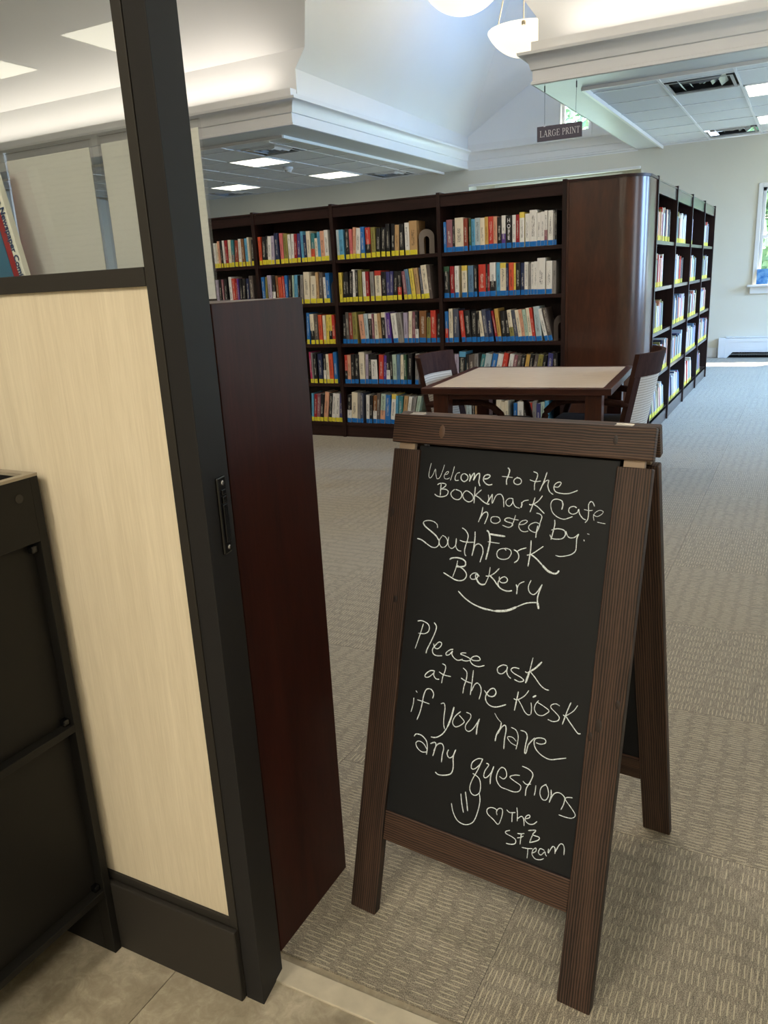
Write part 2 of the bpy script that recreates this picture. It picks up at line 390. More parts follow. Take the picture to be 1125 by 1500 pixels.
CHALK = [
 ('Welcome to the', "14:-1910,10480 -1935,10337 -1943,10196 -1903,10149 -1842,10225 -1792,10359 -1771,10251 -1730,10151 -1665,10181 -1612,10325 -1577,10471;14:-1559,10250 -1482,10276 -1461,10328 -1505,10318 -1557,10240 -1539,10172 -1470,10168 -1417,10199;16:-1330,10457 -1356,10307 -1395,10141;18:-1183,10332 -1251,10306 -1286,10224 -1272,10157 -1190,10164;24:-1087,10321 -1142,10267 -1133,10189 -1056,10147 -986,10203 -990,10280 -1076,10322;27:-949,10323 -921,10248 -933,10159;25:-933,10164 -886,10290 -839,10348 -830,10265 -843,10196 -781,10318 -717,10353 -707,10267 -711,10170 -673,10086;25:-612,10246 -518,10261 -461,10318 -507,10346 -588,10316 -610,10227 -549,10156 -472,10130 -390,10152;27:-79,10528 -32,10479 -50,10364 -80,10266 -65,10173;18:-187,10338 -67,10338 56,10335;20:166,10355 91,10292 99,10226 173,10199 240,10230 254,10288 208,10334 148,10334;21:496,10496 582,10466 588,10383 548,10250 558,10121;18:436,10323 552,10297 677,10321;22:788,10512 738,10305 672,10113;21:700,10209 766,10316 840,10351 833,10240 885,10125 968,10073;21:963,10234 1055,10234 1107,10312 1072,10336 999,10302 964,10225 1008,10138 1126,10113 1276,10123 1384,10166 1463,10206"),
 ('Bookmark Cafe', "22:-1703,10017 -1650,10052 -1549,10062 -1489,10037 -1539,9973 -1603,9937;24:-1615,10045 -1613,9926 -1609,9786;22:-1602,9931 -1489,9938 -1421,9895 -1453,9812 -1561,9767 -1675,9769 -1753,9808;22:-1267,9960 -1348,9882 -1328,9805 -1243,9749 -1133,9756 -1081,9841 -1119,9925 -1245,9962;21:-1002,9956 -1061,9862 -1013,9769 -910,9725 -827,9759 -802,9830 -854,9903 -958,9955 -1022,9941;25:-779,10066 -779,9911 -773,9707;23:-629,10013 -716,9927 -773,9862;25:-765,9883 -662,9835 -547,9760 -458,9727 -412,9732;21:-459,9924 -438,9830 -470,9739 -392,9892 -365,9933 -351,9752 -280,9923 -180,9962 -109,9883 -78,9705;18:116,9897 24,9897 -41,9833 -23,9759 52,9739 105,9811 107,9887 125,9813 184,9740 278,9720;27:303,9851 320,9797 302,9734;18:304,9795 351,9875 457,9909;23:589,9975 557,9822 511,9664;21:744,10028 665,9908 537,9820 477,9823;23:554,9841 658,9796 755,9723 825,9670;27:1178,9790 1193,9892 1161,9970;19:1161,9970 1063,9991 971,9959 939,9864 988,9722 1104,9635 1240,9605 1349,9645 1416,9680;20:1484,9860 1416,9883 1336,9844 1332,9762 1415,9726 1503,9772 1523,9838 1552,9751 1626,9669 1693,9645;19:1835,9926 1800,9994 1752,10015 1714,9948 1730,9807 1728,9663 1681,9589;15:1633,9846 1736,9834 1807,9851;13:1826,9764 1910,9738 1994,9793 2015,9848 1941,9863 1858,9804 1835,9730 1857,9652;14:1923,9629 2005,9621 2086,9617"),
 ('hosted by:', "23:-556,9653 -571,9506 -626,9321;23:-601,9386 -540,9509 -460,9557 -422,9504 -443,9405 -478,9300;20:-251,9485 -332,9456 -338,9378 -277,9343 -184,9355 -128,9413 -167,9476 -251,9485;20:89,9496 9,9481 -27,9435 38,9405 143,9389 158,9343 71,9295 -67,9325;18:204,9567 178,9441 131,9312;16:69,9494 173,9478 286,9472;18:306,9381 405,9402 477,9467 425,9489 330,9440 300,9342 360,9265 442,9251 519,9276;19:654,9662 734,9647 779,9596 754,9473 752,9398;19:737,9452 656,9470 552,9420 515,9350 567,9291 679,9268 730,9340 747,9444;23:712,9412 697,9280 695,9158;22:1053,9574 1068,9474 1045,9306 1022,9164;22:1010,9357 1130,9399 1265,9389 1311,9313 1264,9224 1154,9191 1038,9194 988,9262;20:1313,9377 1352,9291 1412,9253 1504,9274 1579,9347 1551,9262 1556,9136 1552,9009 1468,8924 1324,8870 1230,8853 1153,8864;15:1751,9379 1797,9370;20:1695,9254 1710,9222"),
 ('SouthFork', "20:-1596,9076 -1615,9148 -1697,9198 -1814,9214 -1928,9190 -1970,9145;31:-1970,9145 -1907,9071 -1741,8977 -1609,8894 -1530,8804;23:-1530,8804 -1527,8710 -1596,8641 -1703,8639 -1833,8695;30:-1833,8695 -1965,8759 -2081,8778;20:-1466,8906 -1517,8819 -1506,8727 -1446,8668 -1373,8685 -1320,8752 -1321,8832 -1382,8904 -1460,8927;20:-1297,8921 -1304,8808 -1278,8718 -1206,8675 -1136,8718 -1102,8808 -1110,8906 -1109,8807 -1101,8729 -1041,8658 -959,8650;23:-996,9152 -916,9116 -840,9027 -836,8923 -866,8801 -884,8680 -864,8591 -831,8563;22:-1021,8879 -931,8860 -800,8865 -686,8881;26:-680,9113 -666,8959 -677,8736 -696,8587;23:-679,8689 -641,8819 -560,8862 -477,8811 -446,8691 -475,8562 -491,8479;35:-413,9168 -360,9135 -312,8979 -329,8778 -363,8552;38:-327,9106 -218,9099 25,9099;19:-357,8937 -239,8935 -86,8937;20:77,8808 25,8845 -87,8803 -126,8717 -87,8633 31,8614 142,8657 197,8763 160,8838 43,8857;25:245,8850 324,8817 371,8735 353,8644 284,8584;22:323,8825 402,8880 519,8927;26:602,9092 614,8910 606,8734 593,8553;23:879,9008 770,8915 652,8819 545,8778;30:635,8805 753,8738 894,8628;45:894,8628 1014,8534 1127,8491;35:1127,8491 1215,8505 1261,8572"),
 ('Bakery', "32:-1220,8427 -1168,8468 -1037,8494 -903,8480 -830,8425 -843,8345 -957,8308 -1037,8302;21:-1023,8436 -1043,8288 -1107,8059;26:-1040,8328 -895,8284 -790,8195 -787,8103 -866,8025 -1012,8008 -1166,8056 -1339,8122;21:-473,8173 -540,8232 -625,8219 -687,8146 -646,8090 -544,8114 -509,8182 -563,8205 -553,8113;34:-556,8144 -485,8046 -404,8012 -321,8034;19:-245,8410 -257,8222 -321,8034;24:-33,8416 -128,8303 -237,8223 -324,8209;28:-249,8239 -131,8158 -42,8065 63,7992 201,7971 303,8001;21:-14,8249 -5,8161 58,8126 151,8150 173,8216 110,8260 28,8220 -29,8121 0,8036 74,7985;27:376,8143 409,8068 410,7944;20:404,8032 446,8163 554,8234;21:694,8283 650,8144 685,8036 773,7998 848,8063 939,8236;27:939,8236 899,8098 870,7954 881,7851;42:881,7851 902,7784 919,7726;28:-936,7781 -754,7654 -551,7564 -340,7523 -84,7508;29:-563,7566 -315,7510 -38,7507;47:-38,7507 227,7564 443,7684;25:443,7684 655,7802 881,7851"),
 ('Please ask', "23:-1868,6944 -1759,6974 -1613,6939 -1554,6863 -1573,6762 -1667,6699 -1817,6681;20:-1712,6917 -1766,6679 -1860,6326;25:-1448,6992 -1380,6914 -1403,6769 -1487,6540 -1558,6366 -1574,6274;23:-1406,6530 -1377,6448 -1296,6436 -1224,6507 -1213,6579 -1283,6586 -1362,6495 -1421,6395 -1390,6304 -1298,6280 -1163,6309;22:-911,6503 -986,6478 -1074,6398 -1068,6344 -993,6372 -926,6465 -937,6393 -871,6320 -771,6290 -662,6340;20:-593,6489 -686,6473 -726,6438 -633,6424 -516,6397 -484,6361 -583,6317 -697,6315;22:-479,6405 -418,6367 -272,6396 -269,6451 -346,6477 -444,6430 -482,6345 -408,6275 -275,6262 -143,6317;22:374,6418 277,6422 163,6332 188,6234 284,6238 369,6340 376,6406 375,6290 425,6211 483,6181;21:646,6423 524,6421 463,6361 538,6301 706,6251 765,6201 676,6155 557,6178;19:914,6715 873,6428;40:873,6428 810,6161;34:1114,6671 995,6519 874,6416;23:874,6416 825,6380 775,6394;21:873,6428 990,6329 1137,6188 1248,6134 1325,6132"),
 ('at the kiosk', "23:-1318,5932 -1417,5918 -1527,5822 -1535,5749 -1441,5771 -1333,5884 -1319,5940 -1327,5833 -1260,5769 -1181,5775;22:-1143,6135 -1061,6104 -1059,5999 -1101,5849 -1114,5706;21:-1204,5940 -1077,5899 -901,5901;22:-631,6152 -537,6083 -530,5930 -568,5765 -579,5607;24:-657,5926 -534,5885 -381,5870;23:-386,6160 -388,5963 -399,5616;23:-381,5707 -323,5858 -254,5908 -176,5841 -159,5726 -188,5574;25:-86,5793 23,5702 134,5716 186,5806 129,5884 37,5835 -44,5672 -2,5552 103,5499 241,5514 438,5615;26:677,5950 659,5771 632,5539;21:900,6028 820,5893 676,5775 591,5779;20:693,5779 774,5683 856,5572 931,5525 990,5540;18:973,5791 997,5674 997,5550;33:1000,5908 1067,5962;18:1132,5872 1074,5783 1061,5673 1131,5584 1233,5583 1311,5639 1370,5719 1244,5785 1103,5831;19:1582,5870 1500,5895 1413,5852 1403,5793 1503,5721 1594,5648 1578,5571 1475,5523 1365,5539;24:1801,5997 1742,5798 1675,5516;17:1945,5978 1868,5838 1720,5704 1669,5715;23:1719,5712 1812,5608 1940,5482 2012,5422 2062,5432"),
 ('if you have', "23:-1771,5221 -1771,5079 -1809,4886;23:-1735,5389 -1695,5353;26:-1299,5320 -1283,5426 -1362,5510 -1474,5479 -1527,5326 -1544,5157 -1578,4942 -1639,4750;21:-1678,5196 -1535,5190 -1359,5178;22:-1080,5252 -1004,5282 -969,5179 -973,5015 -964,4835 -925,4723;39:-754,5263 -802,4999 -868,4779;26:-868,4779 -962,4612 -1108,4490 -1244,4463;21:-581,5207 -699,5076 -754,4931 -695,4846 -609,4869 -508,4956 -483,5022 -615,5118;21:-450,5221 -350,5206 -340,5119 -431,4956 -427,4857 -351,4828 -261,4902 -172,5064 -123,5166;30:-134,5153 -163,4988 -164,4809;14:203,5371 286,5274 375,5213;28:375,5213 361,5091 297,4938 278,4789;25:322,4962 379,5096 459,5181 496,5093 483,4888 489,4679;20:603,5172 712,5143 774,5035 776,4886 757,4747;18:757,4822 639,4848 551,4924 564,4964 661,4971 747,4911;23:815,5163 920,5158 973,5073 956,4919 951,4735 985,4745 1017,4920 1135,5093;21:1171,5004 1265,4997 1369,5051 1353,5120 1251,5125 1153,5081 1130,4984 1186,4868 1324,4776 1497,4744 1657,4799 1831,4870"),
 ('any questions', "25:-1667,4362 -1615,4430 -1473,4431 -1346,4342 -1308,4208 -1312,4042;22:-1308,4105 -1433,4070 -1557,4128 -1604,4229 -1528,4292 -1408,4263 -1315,4165;26:-1238,4310 -1141,4368 -1099,4308 -1152,4057;24:-1142,4173 -1068,4337 -960,4388 -904,4302 -922,4154 -925,3980;24:-780,4306 -808,4207 -750,4133 -666,4187 -607,4356;25:-616,4343 -653,4171 -628,3955 -667,3802 -816,3720 -972,3689 -1049,3724;21:51,4331 -67,4310 -190,4191 -197,4063 -116,4073 3,4220 36,4326 -41,4081 -149,3826 -189,3645 -146,3533 -52,3507 44,3593 56,3750 11,3888 -86,3943 -154,3958;21:133,4266 194,4248 121,4102 106,3973 167,3964 257,4088 311,4255;28:311,4255 263,4034 268,3857;20:457,4079 553,4054 616,4141 573,4264 484,4279 410,4161 400,3993 501,3874 633,3860;20:906,4234 795,4209 689,4136 810,4078 943,4025 928,3912 806,3855 633,3860;22:933,4439 1082,4416 1180,4338 1138,4165 1072,4011 1067,3853;20:979,4138 1062,4094 1164,4133;19:1266,4138 1266,4018 1255,3921;19:1490,4226 1390,4137 1370,3997 1431,3897 1512,3909 1553,4028 1509,4173 1450,4213;23:1593,4147 1608,4019 1583,3879;19:1587,3894 1656,4074 1769,4136 1882,4080 1884,3950 1838,3809;18:2049,4121 1934,4092 1908,4036 2033,3920 2138,3798 2082,3715 1953,3690 1806,3694"),
 ('smiling face', "22:-584,3167 -516,2976 -390,2833 -202,2811 -32,2925 48,3162 78,3423 46,3579;24:-382,3444 -336,3233 -276,3055;27:-282,3518 -229,3324 -182,3120"),
 ('heart the SFB team', "20:498,3255 475,3330 525,3407 597,3411 610,3292 548,3073 424,3134 282,3211 262,3302 338,3368 441,3374 495,3336;20:696,3435 772,3400 896,3441;20:829,3405 831,3311 838,3218;20:912,3555 940,3428 952,3275;20:952,3324 1028,3403 1083,3368 1110,3228;19:1129,3383 1207,3436 1201,3488 1136,3445 1118,3353 1208,3302 1302,3329 1376,3412;20:819,3034 732,2983 738,2938 870,2915 960,2878 955,2795 860,2748 760,2735;20:1069,3039 1067,2930 1066,2820;20:986,3023 1069,3044 1135,3075;17:991,2930 1063,2966 1122,3016;22:1210,3163 1370,3218 1313,3110 1452,3104 1433,3031 1265,2923;19:1309,3095 1283,3005 1265,2923;19:1244,2789 1249,2696 1247,2588;20:1114,2770 1238,2790 1345,2825;19:1342,2730 1418,2797 1411,2862 1354,2801 1345,2704 1422,2638 1530,2658 1601,2711;19:1601,2876 1505,2882 1474,2791 1533,2758 1604,2851 1623,2804 1654,2775;19:1676,2943 1678,2851 1749,3009 1804,3002 1817,2887;19:1814,2913 1887,3097 1950,3133 1992,3068 2000,2927"),
]
BOOKS = [
 ('bay3',1,'b',"-2734,-2710,239,0,blue -2710,-2656,254,0,mauve -2656,-2635,248,0,black -2635,-2558,263,0,cream -2558,-2522,252,0,rust -2510,-2491,247,0,green -2491,-2459,243,0,sky -2459,-2414,249,0,palegrey -2414,-2374,246,0,cream -2374,-2345,251,0,gold -2345,-2300,251,0,red -2300,-2269,248,0,peach -2269,-2232,240,0,black -2232,-2199,250,0,white|purple -2193,-2147,245,0,black!HOPE -2141,-2113,246,0,white -2113,-2082,248,0,crimson -2082,-2042,262,0,white^yellow -2037,-2000,248,0,white -2000,-1941,271,0,white -1941,-1911,247,0,white -1911,-1881,252,0,white -1881,-1858,259,0,white|mauve -1853,-1812,257,0,white -1812,-1798,234,0,grey -1798,-1784,259,0,black"),
 ('bay3',2,'b',"-2745,-2695,255,0,black^green -2689,-2653,254,0,crimson -2647,-2611,255,0,white -2584,-2536,254,0,cream^yellow -2528,-2479,251,0,steel -2475,-2446,248,0,black -2434,-2371,255,0,red -2371,-2355,254,0,black -2355,-2337,253,0,crimson -2337,-2285,265,0,white|black -2280,-2247,262,0,sky -2247,-2196,258,0,cream^yellow -2196,-2176,251,0,navy -2174,-2132,255,0,orange -2130,-2114,251,0,yellow -2114,-2077,250,0,black -2075,-2043,248,0,navy -2043,-2012,253,0,white -2009,-1988,241,0,grey -1988,-1964,249,0,white -1964,-1937,253,0,white -1937,-1871,277,0,white -1865,-1815,251,0,white -1815,-1785,250,0,grey-"),
 ('bay3',3,'b',"-2745,-2716,259,0,blue|red -2711,-2674,279,0,cream -2668,-2620,276,0,slate -2595,-2559,261,-5,red -2557,-2505,262,-4,black -2503,-2458,253,0,black -2456,-2427,251,0,black -2427,-2385,253,-8,cream -2385,-2350,266,-7,slate -2350,-2306,254,-7,navy -2289,-2269,254,-10,crimson -2269,-2237,269,-8,gold -2233,-2194,249,-5,black -2194,-2159,250,-6,black -2159,-2123,256,-9,cream|olive -2121,-2090,252,-9,slate -2090,-2058,254,-9,cream -2058,-2031,258,-9,peach -2031,-2002,256,-8,palegreen -2002,-1971,267,-7,cream -1971,-1946,267,-8,red -1944,-1894,275,-6,palegrey -1872,-1843,259,-14,white -1843,-1807,264,-13,greybrown"),
 ('bay3',4,'b',"-2719,-2671,261,0,grey -2665,-2628,264,0,lilac -2637,-2576,284,3,black^sky -2558,-2534,261,0,black -2539,-2487,258,0,greybrown -2486,-2450,265,0,grey -2467,-2430,263,12,teal -2426,-2369,265,11,palegrey -2363,-2320,267,11,blue -2318,-2269,265,11,white -2265,-2223,272,10,red -2211,-2171,262,10,white|steel -2170,-2139,256,10,mauve -2137,-2107,253,10,greybrown -2104,-2073,255,10,black -2065,-2032,259,9,gold -2030,-1999,257,9,black -2000,-1967,256,11,greybrown -1961,-1919,256,9,olive -1914,-1885,251,8,black -1864,-1821,267,5,indigo -1811,-1766,266,0,black"),
 ('bay3',5,'b',"-2656,-2635,232,0,sky -2636,-2600,244,0,cream -2600,-2568,226,0,grey -2568,-2519,238,0,palegrey -2519,-2487,220,0,black -2488,-2456,232,0,tan -2293,-2251,244,0,cream -2251,-2215,226,0,cream -2215,-2186,238,0,cream -2138,-2108,220,0,blue -2105,-2052,232,0,white -2052,-2027,244,0,black -2025,-1978,226,0,red -1975,-1941,238,0,grey -1939,-1906,220,0,indigo -1903,-1871,232,0,palegreen -1870,-1835,244,0,sky"),
 ('bay2',1,'y',"-3769,-3744,253,0,palegrey -3744,-3698,252,0,sky -3681,-3643,254,0,black -3638,-3610,250,0,pink -3610,-3583,261,3,peach -3581,-3538,251,4,white -3528,-3487,260,0,blue -3477,-3429,251,0,red|black -3423,-3381,249,0,olive -3377,-3338,236,3,black -3327,-3286,238,3,black -3276,-3240,265,0,black -3230,-3198,262,2,black -3196,-3156,251,3,tan -3149,-3106,254,0,black -3094,-3052,261,0,white -3052,-2980,272,0,tan"),
 ('bay2',2,'y',"-3773,-3741,258,0,yellow -3738,-3703,256,4,black -3701,-3674,261,0,black -3674,-3638,263,4,black -3636,-3605,277,0,white -3605,-3581,271,2,black -3578,-3540,272,0,olive -3529,-3498,253,0,white -3498,-3465,253,0,crimson -3453,-3416,249,0,grey -3406,-3344,255,0,cream^red -3340,-3295,243,0,black -3294,-3260,241,0,indigo -3260,-3230,243,2,indigo -3230,-3192,241,4,black -3185,-3147,239,0,black|red -3122,-3090,238,-5,mauve -3090,-3050,252,-7,steel -3046,-3008,256,-6,yellow -3002,-2964,257,-6,tan -2955,-2931,259,-5,slate -2931,-2879,277,-6,cream -2879,-2851,273,-5,greybrown-"),
 ('bay2',3,'b',"-3768,-3730,258,3,black -3728,-3696,279,0,greybrown -3694,-3659,273,0,rust -3656,-3609,276,0,olive -3577,-3527,255,-4,peach -3527,-3491,261,-3,palegrey -3491,-3457,259,0,black^white -3457,-3434,258,-2,mauve -3434,-3393,259,0,cream -3391,-3360,261,-3,tan -3360,-3322,268,0,black^cream -3320,-3301,268,-3,lilac -3301,-3265,261,-3,purple -3245,-3195,258,-5,white -3191,-3141,257,-6,grey- -3141,-3102,259,0,lilac -3097,-3064,269,2,cream -3062,-3033,264,3,mauve -3030,-2998,263,0,black|white -2994,-2928,269,2,brown -2922,-2886,253,2,olive^black -2880,-2831,271,0,red -2827,-2796,241,3,black"),
 ('bay2',4,'b',"-3774,-3742,260,2,red|black -3742,-3707,259,2,peach -3704,-3669,266,2,black -3669,-3626,264,4,black -3614,-3558,286,0,cream -3554,-3526,265,3,lilac -3526,-3492,265,3,black -3490,-3425,261,0,white^black -3417,-3369,261,3,red -3366,-3340,255,4,purple -3340,-3297,280,0,black|white -3295,-3272,262,0,black -3270,-3231,262,0,palegreen -3231,-3201,263,2,steel -3198,-3163,260,3,cream -3162,-3130,261,0,green -3129,-3087,272,4,black -3050,-3016,270,3,grey"),
 ('bay2',5,'b',"-3775,-3730,260,4,black|white -3728,-3666,283,4,cream -3666,-3636,277,4,grey -3636,-3604,277,3,slate -3571,-3537,261,3,white -3535,-3505,255,4,black -3501,-3463,258,4,brown|white -3463,-3429,279,4,greybrown -3426,-3376,273,6,palegreen|peach -3374,-3319,265,4,blue -3316,-3269,273,6,white^yellow -3268,-3243,261,4,sky -3241,-3199,258,5,teal -3198,-3161,261,8,tan -3158,-3124,255,9,white -3118,-3088,255,11,grey -3084,-3047,261,12,palegreen"),
 ('bay1',1,'y',"-4620,-4590,251,0,orange -4590,-4547,248,4,black -4547,-4525,255,5,black -4525,-4486,250,4,white -4486,-4452,251,3,lilac -4439,-4395,271,0,navy -4378,-4342,267,0,pink -4342,-4296,261,2,olive -4289,-4261,251,0,white -4259,-4228,252,3,white -4228,-4198,249,3,crimson -4198,-4163,251,3,indigo -4147,-4121,267,0,sky -4121,-4088,235,0,navy -4086,-4045,264,0,cream -4045,-4007,243,3,teal|orange -3999,-3968,199,0,cream -3968,-3940,250,0,sky -3940,-3897,256,0,peach -3897,-3855,261,0,white"),
 ('bay1',2,'y',"-4625,-4590,259,0,blue -4590,-4569,258,4,olive -4553,-4511,271,0,lilac -4511,-4477,269,3,black|white -4459,-4432,264,0,brown -4433,-4393,248,0,orange -4387,-4362,256,0,red -4362,-4330,261,0,blue -4328,-4295,260,4,black -4284,-4266,258,3,palegreen -4264,-4228,259,4,sky -4223,-4199,255,0,black -4199,-4168,254,4,grey -4155,-4092,280,2,cream -4088,-4026,241,4,cream -4021,-3990,273,0,tan -3992,-3955,268,4,greybrown -3941,-3910,227,0,white -3910,-3871,261,0,blue"),
 ('bay1',3,'y',"-4157,-4127,285,3,blue -4113,-4070,274,0,cream|black -4061,-4029,271,0,greybrown -4022,-3984,265,0,orange -3971,-3944,259,0,cream -3944,-3915,262,3,yellow -3913,-3877,262,0,yellow|black -3877,-3846,260,0,red"),
 ('bay1',4,'y',"-4149,-4130,291,0,magenta -4129,-4114,283,0,grey -4112,-4075,271,0,black -4059,-4013,275,0,navy -4002,-3975,271,2,black|white -3970,-3938,271,0,cream -3936,-3893,274,0,orange -3887,-3849,288,0,blue"),
 ('bay1',5,'y',"-4173,-4149,267,4,sky -4149,-4116,260,6,crimson -4116,-4079,261,6,mauve -4079,-4042,261,6,black -4037,-3991,283,8,peach -3987,-3950,268,8,black -3950,-3906,269,7,white -3904,-3865,269,6,white -3864,-3826,269,5,indigo"),
 ('bay0',1,'y',"-5153,-5128,230,0,white -5128,-5102,228,3,cream -5100,-5078,245,0,peach -5070,-5049,243,0,black -5045,-5021,248,0,white -5017,-4985,248,0,crimson -4983,-4949,248,2,cream -4946,-4916,245,3,teal|grey -4913,-4874,239,5,rust -4865,-4829,249,3,white -4820,-4788,248,0,brown -4780,-4749,250,0,sky -4746,-4725,257,0,cream -4714,-4688,232,4,black"),
 ('bay0',2,'y',"-5168,-5143,257,0,lilac -5141,-5114,261,3,black -5101,-5082,259,0,mauve -5085,-5046,261,3,black -5012,-4979,279,0,white -4975,-4939,261,0,red -4940,-4919,259,2,crimson -4917,-4896,258,0,purple -4891,-4864,254,3,black -4864,-4828,255,5,black -4807,-4777,253,2,navy -4769,-4722,278,0,greybrown"),
]

# ================================================================== THE SETTING
YB = 13.4           # back wall
# ---- floor: slab, carpet tiles, vinyl tiles, stone threshold
fl = struct(MB().box(-12.2, 3.2, -4.2, YB+.6, -.2, -.006).build('floor', M['lvt']))
TX, TY = .665, .682
car = MB().box(-TX/2+.0006, TX/2-.0006, -TY/2+.0006, TY/2-.0006, -.006, 0)
me_a = car.mesh('carpet_tile', M['carpet'])
me_b = MB().box(-TY/2+.0006, TY/2-.0006, -TX/2+.0006, TX/2-.0006, -.006, 0).mesh('carpet_tile_turned', M['carpet'])
X0, Y0, first = -.48, 1.785, 1.083      # a joint runs at x=-.48 and y=1.785; the carpet starts at y=1.083
rest = MB()
for j in range(-1, 18):
    ya = Y0+j*TY
    for i in range(-18, 6):
        xa = X0+i*TX; xc, yc = xa+TX/2, ya+TY/2
        vis = (i <= 3 and xc > -.85*yc-.9) or False
        turned = (i+j) % 2 == 1
        y1 = min(ya+TY, YB)
        y0 = max(ya, first)
        if y1-y0 < .02: continue
        if ya < first or ya+TY > YB:
            m = MB().box(-TX/2+.0006, TX/2-.0006, y0-yc, y1-yc, -.006, 0) if not turned else \
                MB().box(y0-yc, y1-yc, -TX/2+.0006, TX/2-.0006, -.006, 0)
            me = m.mesh('carpet_tile_cut', M['carpet'])
        else: me = me_b if turned else me_a
        if vis or yc < 4 or turned is None:
            link('carpet_tile', me, fl, (xc, yc, 0), (0, 0, R(90) if turned else 0))
        else:
            rest.box(xa+.001, xa+TX-.001, y0, y1, -.006, 0)
if rest.v:
    rest.build('carpet_field', M['carpet'], fl)['kind'] = 'stuff'
for k, (x0, x1, y0, y1) in enumerate([(-2.0, -1.085, .08, 1.0), (-1.083, -.17, .08, 1.03), (-.168, .75, .08, 1.03),
                                      (-2.6, -1.55, -.85, .078), (-1.548, -.63, -.85, .078), (-.628, .29, -.85, .078)]):
    bx('vinyl_tile', x0, x1, y0, y1, -.006, 0, M['lvt'], fl)
bx('threshold_strip', -.90, 1.2, 1.031, 1.0825, -.006, .004, M['threshold'], fl, .002)

# ---- walls
WX0, WX1 = -12, 3.0
def wall_panel(name, boxes, mat):
    m = MB()
    for b in boxes: m.box(*b)
    return struct(m.build(name, mat))
# back wall with an opening for the right-hand window and a recess in the middle
wx0, wx1, wz0, wz1 = -.72, .42, 1.07, 2.42
wall_panel('wall_back', [(WX0-.15, -5.25, YB, YB+.15, -.1, 3.45), (-5.25, -2.45, YB+.0005, YB+.35, 2.88, 3.5), (-2.45, wx0, YB, YB+.15, 0, 3.14),
                         (wx1, 1.35, YB, YB+.15, 0, 3.14), (2.5, WX1+.15, YB, YB+.15, -.1, 3.45), (wx0, wx1, YB, YB+.15, 0, wz0), (wx0, wx1, YB, YB+.15, wz1, 3.14),
                         (1.35, 2.5, YB, YB+.15, 0, wz0), (1.35, 2.5, YB, YB+.15, wz1, 3.14),
                         (-5.4, -5.25, YB+.15, YB+.5, 0, 3.2), (-2.45, -2.3, YB+.15, YB+.5, 0, 3.2)], M['wall'])
wall_panel('wall_recess', [(-5.25, -4.85, YB+.35, YB+.5, 0, 2.88), (-2.85, -2.45, YB+.35, YB+.5, 0, 2.88), (-4.85, -2.85, YB+.35, YB+.5, 0, 1.1), (-4.85, -2.85, YB+.35, YB+.5, 2.8, 2.88)], M['wall'])
struct(MB().box(-5.25, -2.45, YB-.03, YB+.02, 2.845, 2.885).build('trim_2', M['trim'], bevel=.006))
wr = []
ws = [(3.95, 5.2), (6.95, 8.2), (9.15, 10.4), (11.35, 12.6)]
ycur = -4
for a, b in ws:
    wr += [(WX1, WX1+.15, ycur, a, -.1, 6.1), (WX1, WX1+.15, a, b, 0, 1.0), (WX1, WX1+.15, a, b, 2.75, 6.1)]; ycur = b
wr += [(WX1, WX1+.15, ycur, YB+.15, 0, 6.1)]
wall_panel('wall_right', wr, M['wall'])
wall_panel('wall_left', [(WX0-.15, WX0, -4.15, YB+.15, -.1, 6.1)], M['wall'])
wall_panel('wall_front', [(WX0-.15, WX1+.15, -4.15, -4, -.1, 6.1)], M['wall'])

# ---- vaulted part above the hall
RX, LXE, RXE = -3.875, -5.25, -2.50        # ridge, left and right edges of the bay
ZK = 3.70
slope = 1/.75
zr = ZK+(RX-LXE)*slope
yr = 8.25-(zr-3.89)
ceil = base('ceiling')
hall = MB()
for sx, ex, far in ((1, LXE, WX0), (-1, RXE, WX1)):
    xk = ex+sx*(3.89-ZK)/slope
    hall.poly([(far, 8.25, 3.45), (ex, 8.25, 3.45), (ex, 8.25, ZK), (xk, 8.25, 3.89), (far, 8.25, 3.89)])       # lit wall above the cove
    hall.poly([(far, 8.25, 3.89), (xk, 8.25, 3.89), (RX, yr, zr), (RX, 6.14, 6.0), (far, 6.14, 6.0)])             # hall slope
hall.poly([(WX0-.1, 6.14, 6.0), (WX1, 6.14, 6.0), (WX1, -4, 6.0), (WX0, -4, 6.0)])
h_ = hall.build('hall_vault', M['white'], ceil)
bay = MB()
for sx, ex in ((1, LXE), (-1, RXE)):
    bay.poly([(ex, 8.25, 3.45), (ex, YB, 3.45), (ex, YB, ZK-.08), (ex, 8.25, ZK)])                                # knee wall
    xk = ex+sx*(3.89-ZK)/slope
    yb1 = YB-1.35
    bay.poly([(ex, 8.25, ZK), (ex, YB, ZK-.08), (RX, yb1, zr), (RX, yr, zr), (xk, 8.25, 3.89)])                   # bay slope
    bay.poly([(ex, YB, ZK-.08), (ex+sx*.42, YB, ZK-.08), (RX, YB, ZK+.75), (RX, yb1, zr)])                        # hip facet
    gw = MB()
bay.build('bay_vault', M['white'], ceil)
# gable wall with its little window opening
gx0, gx1, gz0, gz1 = -3.72, -3.2, 3.36, 3.98
g = MB()
zt = ZK+.75
g.poly([(LXE, YB, 3.1), (gx0, YB, 3.1), (gx0, YB, 3.98+.43), (LXE+.42, YB, ZK-.08), (LXE, YB, ZK-.08)])
g.poly([(gx0, YB, gz1), (gx1, YB, gz1), (gx1, YB, 4.2), (RX+.0, YB, zt), (gx0, YB, 4.4)])
g.poly([(gx0, YB, 3.1), (gx1, YB, 3.1), (gx1, YB, gz0), (gx0, YB, gz0)])
g.poly([(gx1, YB, 3.1), (RXE, YB, 3.1), (RXE, YB, ZK-.08), (RXE-.42, YB, ZK-.08), (gx1, YB, 4.2)])
g.poly([(gx0, YB, 4.41), (RX, YB, zt), (LXE+.42, YB, ZK-.08)])
struct(g.build('wall_gable', M['white']))

